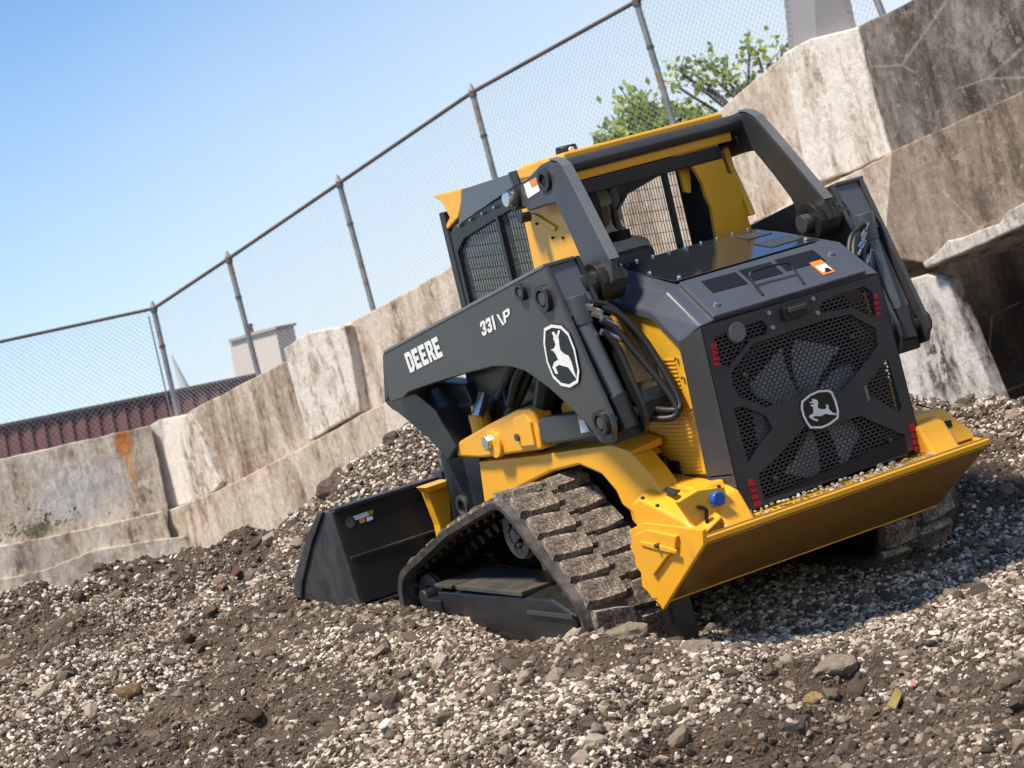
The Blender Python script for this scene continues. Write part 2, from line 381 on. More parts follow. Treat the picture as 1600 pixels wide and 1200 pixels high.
# dark glossy service panel in front of the lid
g = [V((-.37, .24, 1.497)), V((.37, .24, 1.497)), V((.36, .70, 1.578)), V((-.36, .70, 1.578))]
gp = MB().prism(g, (0, -.001, .006)).build('service_panel', GLB, hood, .002)
def ong(u, v, h=0): return g[0].lerp(g[1], u).lerp(g[3].lerp(g[2], u), v) + V((0, -.001, .0065 + h))
for (u0, u1, v0, v1) in ((.80, .97, .62, .80), (.74, .97, .16, .42)):
    MB().prism([ong(u0, v0), ong(u1, v0), ong(u1, v1), ong(u0, v1)], (0, 0, .003)).build('panel_grille', GRY, gp)
for i in range(9):
    MB().cyl(ong(.04 + i * .115, .97), ong(.04 + i * .115, .97, .008), .007, .005, 8).build('panel_bolt', STL, gp)
for u, v in ((.05, .05), (.95, .10), (.02, .45)):
    MB().cyl(ong(u, v), ong(u, v, .010), .009, .007, 10).build('panel_bolt', STL, gp)

# rear door ------------------------------------------------------------
Z5 = lambda x, y: (1040 + x / 2.5, 340 + y / 2.5)
def D5(pts, y=0.0): return [U(*Z5(a, b), y=y) for a, b in pts]
door_o = [V((-.452, 0, 1.325)), V((.452, 0, 1.325)), V((.478, 0, .575)), V((-.452, 0, .555))]
HA = [(188, 468), (375, 400), (398, 425), (392, 455), (330, 480), (248, 585), (216, 575)]
HB = [(600, 350), (620, 322), (775, 268), (808, 292), (832, 372), (800, 392), (735, 352), (700, 355), (612, 376)]
HC = [(258, 605), (340, 495), (620, 400), (722, 378), (820, 432), (830, 500), (765, 590), (690, 675), (655, 672), (560, 665), (520, 705), (400, 742), (290, 700), (262, 662)]
HD = [(265, 745), (300, 738), (392, 772), (420, 825), (322, 955)]
HE = [(868, 550), (925, 745), (912, 762), (795, 690), (788, 652)]
HF = [(362, 1002), (432, 940), (545, 815), (600, 835), (680, 800), (760, 775), (938, 850), (945, 930), (385, 1102)]
holes = [D5(h) for h in (HA, HB, HC, HD, HE, HF)]
door = MB().holed(door_o, holes, (0, .014, 0)).build('rear_door', DOOR, root, 0)
def inpoly(x, z, poly):
    c = False; n = len(poly); j = n - 1
    for i in range(n):
        if (poly[i].z > z) != (poly[j].z > z) and x < (poly[j].x - poly[i].x) * (z - poly[i].z) / (poly[j].z - poly[i].z) + poly[i].x: c = not c
        j = i
    return c
m = MB(); px_, pz_ = .0245, .0150; row = 0; z = .58
while z < 1.32:
    x = -.45 + (px_ / 2 if row % 2 else 0)
    while x < .46:
        if any(inpoly(x + a, z + b, h) for h in holes for a, b in ((0, 0), (.016, 0), (-.016, 0), (0, .01), (0, -.01))):
            O = [(-.5, -.5), (0, -.72), (.5, -.5), (.5, .5), (0, .72), (-.5, .5)]
            vo = [(x + a * px_, .013, z + b * pz_ * .83) for a, b in O]
            I = [(-.39, -.31), (0, -.46), (.39, -.31), (.39, .31), (0, .46), (-.39, .31)]
            vi = [(x + a * px_, .013, z + b * pz_ * .80) for a, b in I]
            vb = [(p[0], .018, p[2]) for p in vi]
            m.add(vo + vi + vb, [(i, (i + 1) % 6, (i + 1) % 6 + 6, i + 6) for i in range(6)] + [(i + 6, (i + 1) % 6 + 6, (i + 1) % 6 + 12, i + 12) for i in range(6)])
        x += px_
    z += pz_; row += 1
m.build('door_grille', DOOR, door, kind='stuff')
dr = [V((-.440, .016, 1.31)), V((.440, .016, 1.31)), V((.462, .016, .585)), V((-.440, .016, .565))]
# door edge flange
m = MB()
for a, b in zip(door_o, door_o[1:] + door_o[:1]):
    c = V((0, 0, .95)); m.prism([a, b, b + (c - b) * .012, a + (c - a) * .012], (0, .06, 0))
m.build('door_flange', DOOR, door)
# chamfered side returns beside the door
for s in (-1, 1):
    q = [V((-.4535, .0, 1.318)), V((-.500, .110, 1.278)), V((-.500, .13, .72)), V((-.4535, .0, .72))]
    MB().prism(mx(q, s), (.012 * -s, 0.004, 0)).build('corner_panel', GRY, root, .003)
    q = [V((-.4535, .0, .714)), V((-.500, .13, .714)), V((-.497, .13, .56)), V((-.4535, .0, .556))]
    lp = MB().prism(mx(q, s), (.012 * -s, 0.004, 0)).build('corner_panel', GRY, root, .003)
    for p in ((-.475, .06, .66), (-.475, .06, .60)):
        MB().cyl((p[0] * -s * -1 if False else -p[0] * s, p[1] - .004, p[2]), (-p[0] * s * .98, p[1] + .01, p[2]), .014, n=12).build('corner_hole', INK, lp)
# fan, shroud, radiator
fc = U(1279, 640, y=0)
MB().box(-.44, .44, .24, .30, .56, 1.32).build('radiator', INK, root)
MB().ring((fc.x, .16, fc.z), (fc.x, .24, fc.z), .33, .30, 40).build('fan_shroud', BLK, root)
fan = MB().cyl((fc.x, .06, fc.z), (fc.x, .14, fc.z), .07, n=24).build('cooling_fan', BLK, root, .006)
for k in range(6):
    a0 = math.radians(12 + 60 * k); m = MB(); P = []
    for side_ in (0, 1):
        for j in range(6):
            r_ = .06 + (.292 - .06) * j / 5; hw = math.radians(16 + 5 * math.sin(j / 5 * 2.2)); a0_ = a0 + .22 * (j / 5) ** 2
            aa = a0_ + (-hw if side_ == 0 else hw)
            P.append(V((fc.x + r_ * math.sin(aa), .045 + (.045 if side_ == 0 else 0), fc.z + r_ * math.cos(aa))))
    m.add(P + [p + V((0, .006, 0)) for p in P], [(j, j + 1, j + 7, j + 6) for j in range(5)] + [(j + 12, j + 13, j + 19, j + 18) for j in range(5)] + [(j, j + 1, j + 13, j + 12) for j in range(5)])
    m.build('fan_blade', FANM, fan)
# door furniture
b = U(*Z5(497, 368), y=0)
la = MB().box(b.x - .058, b.x + .058, -.03, 0, b.z - .025, b.z + .03).build('door_latch', BLV, door, .006)
MB().box(b.x - .045, b.x + .045, -.042, -.03, b.z + .004, b.z + .024).build('latch_paddle', DST, la, .004)
for q in ((400, 372), (415, 430), (573, 317), (590, 372)):
    p = U(*Z5(*q), y=0); MB().cyl((p.x, .002, p.z), (p.x, -.010, p.z), .012, .009, 10).build('door_bolt', STL, door)
for q in ((728, 465), (312, 615), (876, 868), (430, 1018)):
    p = U(*Z5(*q), y=0); MB().cyl((p.x, .014, p.z), (p.x, -.006, p.z), .013, .010, 10).build('door_bolt', DST, door)
p = U(*Z5(278, 447), y=0)
MB().cyl((p.x, .012, p.z), (p.x, -.008, p.z), .045, .040, 20).build('work_lamp', flat('lamp_lens', (.20, .17, .165), .15), door, .004)
p = U(*Z5(742, 300), y=0)
MB().cyl((p.x, .030, p.z), (p.x, .012, p.z), .040, .040, 20).build('work_lamp', flat('dark_lamp_lens', (.05, .03, .03), .2), door, .004)
for q in ([(175, 490), (195, 488), (215, 580), (193, 582)], [(808, 298), (826, 292), (842, 380), (822, 386)], [(318, 1022), (342, 1014), (372, 1122), (346, 1132)], [(945, 808), (968, 802), (1000, 908), (974, 918)]):
    P = D5(q, -.0005); c = (P[0] + P[2]) / 2
    P = [c + (p - c) * .95 for p in P]
    o = MB().prism(P, (0, -.003, 0)).build('red_reflector', RED, door)
    for k in range(1, 4):
        a = P[0].lerp(P[3], k / 4); b_ = P[1].lerp(P[2], k / 4 + .03)
        MB().prism([a, b_, b_ + V((0, 0, -.006)), a + V((0, 0, -.006))], (0, -.0045, 0)).build('reflector_bar', BLV, o)
p = D5([(775, 660), (782, 655), (797, 715), (790, 718)], -.0005)
MB().prism(p, (0, -.002, 0)).build('part_decal', flat('grey_vinyl', (.2, .2, .2)), door)

# emblem: leaping stag on a black shield
DEER = [(-.62, .08), (-.50, .20), (-.44, .26), (-.60, .30), (-.66, .42), (-.58, .56), (-.55, .46), (-.50, .38), (-.42, .38), (-.44, .52), (-.34, .62), (-.36, .50), (-.32, .40), (-.26, .32), (-.22, .20), (-.16, .08),
        (.10, .06), (.30, .10), (.34, .22), (.42, .34), (.46, .26), (.44, .12), (.50, .0), (.62, -.12), (.84, -.20), (.88, -.30), (.66, -.28), (.46, -.24), (.30, -.14), (.10, -.20), (-.10, -.28),
        (-.28, -.34), (-.12, -.50), (-.10, -.60), (-.24, -.56), (-.44, -.40), (-.50, -.34), (-.56, -.44), (-.66, -.40), (-.60, -.24), (-.44, -.18), (-.36, -.10), (-.40, .0), (-.44, .10), (-.54, .06)]
def shield(r, n=6):
    C = [(-.78, .62), (-.30, .86), (.55, .92), (.72, .70), (.95, -.10), (.92, -.42), (.35, -.80), (-.45, -.90), (-.68, -.70), (-.92, -.05)]
    return [(x * r, y * r) for x, y in C]
def emblem(parent, c, ex, ey, nrm, sx, sy, mir=1):
    def P(pts, h): return [c + ex * (x * sx * mir) + ey * (y * sy) + nrm * h for x, y in pts]
    b = MB().prism(P(shield(1.0), 0), nrm * .003).build('emblem', BLV, parent)
    MB().holed(P(shield(.97), .0032), [P(shield(.86), .0032)], nrm * .001).build('emblem_border', WHT, b)
    MB().prism(P([(x * .95, y * .95) for x, y in DEER], .0034), nrm * .001).build('leaping_deer', WHT, b)
    return b
ZE = lambda x, y: U(1180 + x / 6.665, 560 + y / 6.665, y=0)
SH = [(474, 445), (560, 375), (650, 333), (760, 325), (795, 345), (838, 440), (866, 550), (862, 622), (780, 688), (690, 728), (565, 730), (525, 675), (488, 600), (468, 520)]
sc_ = ZE(667, 530); SP = [ZE(*q) for q in SH]
eb = MB().prism([sc_ + (p - sc_) * 1.04 + V((0, -.001, 0)) for p in SP], (0, -.003, 0)).build('emblem', BLV, door)
MB().holed([p + V((0, -.0042, 0)) for p in SP], [[sc_ + (p - sc_) * .89 + V((0, -.0042, 0)) for p in SP]], (0, -.001, 0)).build('emblem_border', WHT, eb)
DG = [(566, 492), (590, 478), (612, 462), (592, 462), (570, 470), (552, 452), (572, 458), (590, 446), (580, 428), (604, 418), (600, 436), (618, 424), (640, 440), (650, 470), (642, 498), (650, 520), (690, 530), (722, 528), (738, 512), (726, 488), (744, 478), (758, 496), (756, 520), (776, 545), (800, 566), (838, 574), (834, 590), (796, 588), (756, 582), (720, 576), (700, 590), (668, 604), (630, 600), (602, 604), (590, 616), (620, 630), (648, 634), (644, 656), (612, 650), (572, 626), (552, 606), (566, 590), (592, 580), (600, 556), (596, 530), (600, 508), (584, 502)]
MB().prism([ZE(*q) + V((0, -.0046, 0)) for q in DG], (0, -.001, 0)).build('leaping_deer', WHT, eb)

# rear bumper -----------------------------------------------------------
bp = [V((-.735, -.115, .520)), V((.735, -.115, .520)), V((.735, .330, .245)), V((-.735, .330, .245))]
bum = MB().prism(bp, (0, .02, .03)).build('rear_bumper', YELSH, root, .004)
MB().prism([V((-.735, -.12, .519)), V((.735, -.12, .519)), V((.735, -.12, .542)), V((-.735, -.12, .542))], (0, .016, 0)).build('bumper_lip', YEL, bum, .004)
MB().prism([V((-.735, .335, .238)), V((.735, .335, .238)), V((.735, .335, .252)), V((-.735, .335, .252))], (0, .016, 0)).build('bumper_lip', YEL, bum, .003)
MB().prism([V((-.72, -.10, .520)), V((.72, -.10, .520)), V((.72, .02, .548)), V((-.72, .02, .548))], (0, 0, -.012)).build('bumper_shelf', YELD, bum)
for s in (-1, 1):
    # slanted gusset beside the door
    q = [V((-.475, .01, .555)), V((-.70, .01, .555)), V((-.735, -.10, .545)), V((-.735, -.10, .56)), V((-.70, .0, .69)), V((-.475, .0, .70))]
    A = [V((x_, -.03 + .54 * (z_ - .548), z_)) for x_, z_ in ((-.475, .548), (-.728, .548), (-.735, .575), (-.655, .695), (-.475, .705))]
    gs = MB().loft(mx(A, s), mx([p + V((0, .05, 0)) for p in A], s)).build('corner_gusset', YEL, bum, .006)
    if s > 0:
        gn = V((0, 1, -.54)); gc = -.03 - .54 * .548
        B = []
        for q in ((1444, 668), (1485, 656), (1488, 667), (1447, 680)):
            v = ray(q[0], q[1], MR, MU, MD); B.append(MP + v * ((gc - MP.dot(gn)) / v.dot(gn)) + V((0, -.003, .001)))
        MB().prism(B, (0, .01, 0)).build('gusset_slot', INK, gs)
    # pointed end plate
    e = [(1098, 828), (1099, 852), (1035, 954), (1027, 936), (1019, 936), (1012, 925), (1003, 917), (1001, 895), (993, 884), (991, 868), (984, 855), (987, 842), (982, 829), (1003, 817), (1050, 822)]
    E_ = UL(e, x=-.755)
    if s > 0: E_ = [V((-.735, -.118, .54)), V((-.735, .345, .24)), V((-.735, .36, .27)), V((-.735, .30, .45)), V((-.735, .1, .56))]
    ep = MB().prism(mx(E_, s), (.02 * -s, 0, 0)).build('end_plate', YEL, bum, .004)
    if s > 0: continue
    st = UL([(990, 836), (1010, 828), (1056, 838), (1054, 858), (1040, 872), (1020, 900), (1008, 880), (996, 862)], x=-.772)
    MB().prism(mx(st, s), (.018 * -s, 0, 0)).build('stiffener_plate', YEL, ep, .004)
    st = UL([(1000, 846), (1030, 852), (1056, 860), (1056, 866), (1028, 860), (1000, 852)], x=-.780)
    MB().prism(mx(st, s), (.010 * -s, 0, 0)).build('step_tread', YEL, ep, .003)
    p = U(1026, 853, x=-.785); MB().cyl((.792 * s, p.y, p.z), (.772 * s, p.y, p.z), .010, n=10).build('bolt', DST, ep)
    r_ = UL([(1056, 858), (1078, 846), (1096, 856), (1034, 948), (1020, 934)], x=-.752)
    MB().prism(mx(r_, s), (.01 * -s, 0, 0)).build('edge_rib', YELD, ep, .002)
# left corner details : blue cap, black bracket
b = U(1117, 779, y=-.04)
MB().cyl((b.x, -.075, b.z), (b.x, -.03, b.z), .030, n=18).box(b.x - .026, b.x + .026, -.07, -.035, b.z - .028, b.z + .02).build('blue_cap', BLU, root, .006)
A = UL([(1060, 784), (1090, 766), (1132, 760), (1150, 828), (1098, 850), (1092, 830)], y=-.045)
MB().prism(A, (0, .03, 0)).build('corner_plate', YELD, root, .004)
m = MB().tube([U(1090, 792, y=-.06), U(1103, 796, y=-.06), U(1104, 812, y=-.06), U(1108, 826, y=-.06)], .008, 8, 3); m.build('tow_bracket', BLV, root, smooth=60)
for q in ((1124, 760), (1143, 822), (1005, 778), (1028, 790)):
    p = U(q[0], q[1], y=-.05); MB().cyl((p.x, -.052, p.z), (p.x, -.04, p.z), .007, n=8).build('bolt', DST, root)
# black drawbar below the bumper
MB().box(-.66, -.56, .36, .46, .02, .30).build('tow_post', BLK, root, .008)
# stones lying on the bumper shelf
rs = random.Random(3)
def pebble(m, c, r, rnd, sub=1):
    bm = bmesh.new(); bmesh.ops.create_icosphere(bm, subdivisions=sub, radius=1)
    sx, sy, sz = r * rnd.uniform(.7, 1.2), r * rnd.uniform(.7, 1.2), r * rnd.uniform(.5, .9); o = rnd.random() * 50
    vs = []
    for v in bm.verts:
        k = 1 + .35 * noise.noise(v.co * 1.3 + V((o, o, o))); vs.append((c[0] + v.co.x * sx * k, c[1] + v.co.y * sy * k, c[2] + v.co.z * sz * k))
    m.add(vs, [tuple(v.index for v in f.verts) for f in bm.faces]); bm.free()
m = MB()
for i in range(150):
    x = rs.uniform(-.62, .55) if i % 3 else rs.gauss(.05, .18); y = rs.uniform(-.09, -.015)
    if abs(x) < .66: pebble(m, (x, y, .545 + (y + .1) * .2), rs.uniform(.004, .012), rs)

# ------------------------------------------------------------------ cab
rails = []
for s in (-1, 1):
    cab = MB()
    cab.box(min(.40 * s, .455 * s), max(.40 * s, .455 * s), .80, 1.20, 1.985, 2.03); rails.append(cab)
cab = MB()
cab.box(-.455, .455, 1.88, 1.935, 1.18, 1.50).box(-.455, -.40, 1.88, 1.935, 1.18, 1.93).box(.40, .455, 1.88, 1.935, 1.18, 1.93)
cab = cab.build('cab_frame', BLK, root, .006)
for q in rails: q.build('roof_rail', BLK, cab, .006)
MB().box(-.45, .45, .80, 1.95, 1.15, 1.20).build('cab_floor', INK, cab)
_k = [U(*q, x=-.458) for q in ((722, 298), (795, 274))]
MB().prism([V((-.44, _k[0].y + .1, _k[0].z - .01)), V((.44, _k[0].y + .1, _k[0].z - .01)), V((.44, 1.15, _k[1].z)), V((-.44, 1.15, _k[1].z))], (0, 0, -.03)).build('front_roof_panel', GRY, cab, .004)
roof = MB().loft([V((-.43, .80, 2.03)), V((.43, .80, 2.03)), V((.43, 1.24, 2.03)), V((-.43, 1.24, 2.03))], [V((-.41, .80, 2.095)), V((.41, .80, 2.095)), V((.40, 1.20, 2.07)), V((-.40, 1.20, 2.07))]).build('cab_roof', YEL, cab, .01)
MB().box(-.43, .43, .792, .84, 1.965, 2.033).build('roof_rear_edge', YEL, roof, .006)
MB().box(-.36, .36, .795, .86, 1.90, 1.962).build('rear_header', BLK, cab, .006)
for s in (-1, 1):
    # roof side skirt (grey) and front visor (yellow)
    q = [V((-.458, 1.74, 1.985)), V((-.458, 1.22, 2.015)), V((-.458, 1.20, 1.93)), V((-.458, 1.80, 1.82))]
    q = UL([(722, 296), (795, 272), (802, 292), (716, 352)], x=-.458)
    MB().prism(mx(q, s), (.02 * -s, 0, 0)).build('roof_skirt', paint('slate_paint', (.085, .105, .125), .4, .1), cab, .003)
    q = UL([(793, 270), (806, 266), (812, 288), (802, 292)], x=-.459); MB().prism(mx(q, s), (.02 * -s, 0, 0)).build('skirt_cap', BLK, cab, .003)
    q = UL([(674, 306), (721, 295), (721, 318), (716, 340), (700, 358), (694, 357), (702, 340), (695, 326), (688, 314)], x=-.455)
    MB().prism(mx(q, s), (.05 * -s, 0, 0)).build('front_visor', YEL, cab, .006)
    q = UL([(806, 266), (845, 251), (862, 262), (815, 287)], x=-.455)
    MB().prism(mx(q, s), (.05 * -s, 0, 0)).build('roof_corner', YEL, cab, .004)
    # rear side pillar
    q = UL([(812, 316), (868, 300), (878, 332), (905, 392), (912, 410), (836, 430)], x=-.452)
    pl = MB().prism(mx(q, s), (.03 * -s, 0, 0)).build('rear_pillar', YEL, cab, .006)
    q = UL([(822, 333), (836, 335), (868, 355), (866, 362), (836, 345), (822, 341)], x=-.462)
    MB().prism(mx(q, s), (.008 * -s, 0, 0)).build('pillar_ridge', YEL, pl, .003)
    for a in ((837, 350), (862, 372), (878, 372)):
        p = U(*a, x=-.46); MB().cyl((.46 * s, p.y, p.z), (.45 * s, p.y, p.z), .006, n=8).build('pillar_hole', INK, pl)
    # rear face pillar with its curved inner edge
    q = UL([(1082, 228), (1122, 216), (1124, 238), (1132, 254), (1137, 270), (1152, 274), (1162, 318), (1176, 361), (1170, 386), (1124, 395), (1116, 350), (1112, 324), (1104, 308), (1098, 287), (1090, 272), (1080, 258), (1066, 247), (1044, 243)], y=.80)
    if s > 0: MB().prism([V((p.x, .80, p.z)) for p in q], (0, .025, 0)).build('rear_pillar_face', YEL, pl, .004)
    q = UL([(1052, 248), (1068, 254), (1078, 262), (1080, 290), (1080, 302), (1070, 300), (1064, 275)], y=.86)
    if s > 0: MB().prism([V((p.x, .86, p.z)) for p in q], (0, .02, 0)).build('inner_trim', YELD, pl, .003)
    # side window : frame, guard wires, glass
    wo = [V((-.45, .93, 1.20)), V((-.45, 1.93, 1.20)), V((-.45, 1.93, 1.80)), V((-.45, 1.82, 1.865)), V((-.45, 1.18, 1.985)), V((-.45, .93, 1.985))]
    wi = [V((-.45, 1.01, 1.26)), V((-.45, 1.85, 1.26)), V((-.45, 1.85, 1.74)), V((-.45, 1.76, 1.80)), V((-.45, 1.12, 1.93)), V((-.45, 1.01, 1.93))]
    wf = MB().holed(mx(wo, s), [mx(wi, s)], (.03 * -s, 0, 0)).build('side_window_frame', BLK, cab, .003)
    MB().prism(mx([p + V((.022, 0, 0)) for p in wi], s), (.003 * -s, 0, 0)).build('window_glass', GLS if s < 0 else GLC, wf)
    MB().box(min(.455 * s, .43 * s), max(.455 * s, .43 * s), 1.40, 1.425, 1.24, 1.88).build('window_divider', BLK, wf, .003)
    m = MB()
    y = 1.03
    while y < 1.85:
        zt = 1.93 - max(0, y - 1.12) * .2; m.cyl((.447 * s, y, 1.25), (.447 * s, y, zt), .0016, n=4); y += .024
    z = 1.29
    while z < 1.92:
        m.cyl((.444 * s, 1.01, z), (.444 * s, min(1.85, 1.12 + (1.93 - z) / .2), z), .0016, n=4); z += .052
    m.build('guard_wires', BLV, wf, kind='stuff')
    for i in range(6):
        y = 1.15 + i * .12; MB().cyl((.453 * s, y, 1.965 - (y - 1.1) * .16), (.470 * s, y, 1.965 - (y - 1.1) * .16), .008, .006, 8).build('frame_bolt', STL, wf)
# front window frame uprights
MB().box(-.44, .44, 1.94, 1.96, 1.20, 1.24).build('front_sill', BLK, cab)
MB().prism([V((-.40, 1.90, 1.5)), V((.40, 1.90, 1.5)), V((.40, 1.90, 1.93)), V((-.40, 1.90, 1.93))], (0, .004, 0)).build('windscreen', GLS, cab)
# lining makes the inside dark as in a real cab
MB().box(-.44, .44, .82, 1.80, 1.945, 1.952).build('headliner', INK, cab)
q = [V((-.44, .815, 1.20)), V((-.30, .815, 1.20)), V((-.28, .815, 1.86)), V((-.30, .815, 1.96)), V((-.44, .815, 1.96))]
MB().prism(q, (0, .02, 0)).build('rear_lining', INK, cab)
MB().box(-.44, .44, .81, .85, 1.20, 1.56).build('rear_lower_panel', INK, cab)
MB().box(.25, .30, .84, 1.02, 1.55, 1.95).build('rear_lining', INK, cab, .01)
p = U(888, 246, y=1.0)
bk = MB().cyl((p.x, 1.0, 2.08), (p.x, 1.0, 2.115), .05, .045, 20).box(p.x-.02, p.x+.02, .98, 1.02, 2.05, 2.09).build('roof_beacon', BLV, cab, .006)
MB().cyl((p.x - .005, .955, 2.095), (p.x - .005, .945, 2.095), .012, n=10).build('beacon_mark', WHT, bk)
# seat
seat = MB().box(-.20, .12, 1.10, 1.18, 1.28, 1.60).box(-.20, .14, 1.12, 1.60, 1.22, 1.32).build('seat', flat('grey_vinyl_seat', (.10, .095, .09), .6), cab, .03, seg=3)
MB().cyl((-.27, 1.15, 1.25), (-.27, 1.15, 1.62), .03, n=12).build('seat_post', DST, seat, .004)
MB().cyl((-.10, 1.02, 1.66), (-.10, 1.02, 1.70), .05, n=14).build('seat_knob', INK, seat)
p = U(974, 355, y=1.0)
MB().cyl(p, p + V((0, .01, .03)), .008, n=10).build('seat_bolt', STL, seat)

# ------------------------------------------------------------------ upper links and cross bar
lp = [(812, 290), (830, 272), (843, 258), (857, 251), (869, 253), (879, 262), (905, 312), (953, 408), (957, 440), (945, 464), (928, 462), (915, 440), (905, 400), (888, 360), (868, 318), (850, 322), (828, 330), (814, 322)]
def linkpt(px, py):     # plane that splays outwards towards the pivot
    nrm = V((1, 0, -.14)); c = -.51 - (2.05) * -.14 * -1; # x = -.51 - .14*(2.05-z)
    c = -.51 - .14 * 2.05
    nrm = V((1, 0, -.14)); v = ray(px, py, MR, MU, MD); return MP + v * ((c - MP.dot(nrm)) / v.dot(nrm))
for s in (-1, 1):
    P = [linkpt(*q) for q in lp]
    if s > 0: P = [p for p in P]
    ul = MB().loft(mx(P, s), mx([p + V((.036, 0, 0)) for p in P], s)).build('upper_link', GRY, root, .008)
    E_ = [linkpt(*q) for q in ((857, 250), (869, 252), (879, 261), (905, 311), (930, 361), (953, 407))]
    m = MB()
    for p, q in zip(E_[:-1], E_[1:]): m.prism(mx([p + V((-.004, -.005, .002)), q + V((-.004, -.005, .002)), q + V((.040, -.005, .002)), p + V((.040, -.005, .002))], s), (0, -.006, .003))
    m.build('link_edge', FLG, ul)
    pv = linkpt(936, 441)
    MB().ring(mx([pv + V((-.03, 0, 0))], s)[0], mx([pv + V((.08, 0, 0))], s)[0], .085, .045).build('link_boss', BLK, ul, .004)
    MB().cyl(mx([pv + V((-.045, 0, 0))], s)[0], mx([pv + V((.12, 0, 0))], s)[0], .040, n=18).build('link_pin', DST, ul, .004)
    MB().cyl(mx([pv + V((-.10, 0, 0))], s)[0], mx([pv + V((.02, 0, 0))], s)[0], .058, n=20).build('pivot_bushing', BLK, ul, .004)
    tp = linkpt(853, 281)
    MB().ring(mx([tp + V((-.018, 0, 0))], s)[0], mx([tp + V((.01, 0, 0))], s)[0], .048, .026).build('link_boss', BLK, ul, .003)
    MB().cyl(mx([tp + V((-.008, 0, 0))], s)[0], mx([tp + V((.07, 0, 0))], s)[0], .024, n=16).build('link_pin', INK, ul)
    if s < 0:
        d = [linkpt(*q) for q in ((819, 288), (838, 277), (844, 298), (826, 310))]
        dd = MB().prism([p + V((-.003, 0, 0)) for p in d], (.002, 0, 0)).build('warning_decal', WHT, ul)
        d = [linkpt(*q) for q in ((828, 283), (838, 277), (841, 287), (832, 292))]
        MB().prism([p + V((-.005, 0, 0)) for p in d], (.002, 0, 0)).build('decal_stripe', ORG, dd)
    p = linkpt(805, 309)
    MB().cyl(mx([p + V((-.05, 0, 0))], s)[0], mx([p + V((.0, 0, 0))], s)[0], .034, n=20).build('stop_roller', STL, ul, .006)
    MB().cyl(mx([p + V((-.02, .0, -.005))], s)[0], mx([p + V((.08, 0, -.005))], s)[0], .05, n=20).build('roller_bracket', BLK, ul, .006)
    p = linkpt(818, 340); MB().cyl(mx([p + V((-.02, 0, 0))], s)[0], mx([p + V((.03, 0, 0))], s)[0], .022, n=12).build('link_stop', BLK, ul, .004)
c0 = U(878, 272, y=.79); c1 = U(1160, 192, y=.79)
MB().cyl((-.50, .79, 2.037), (.53, .79, 2.037), .035, n=28).build('cross_tube', GRY, root, smooth=40)

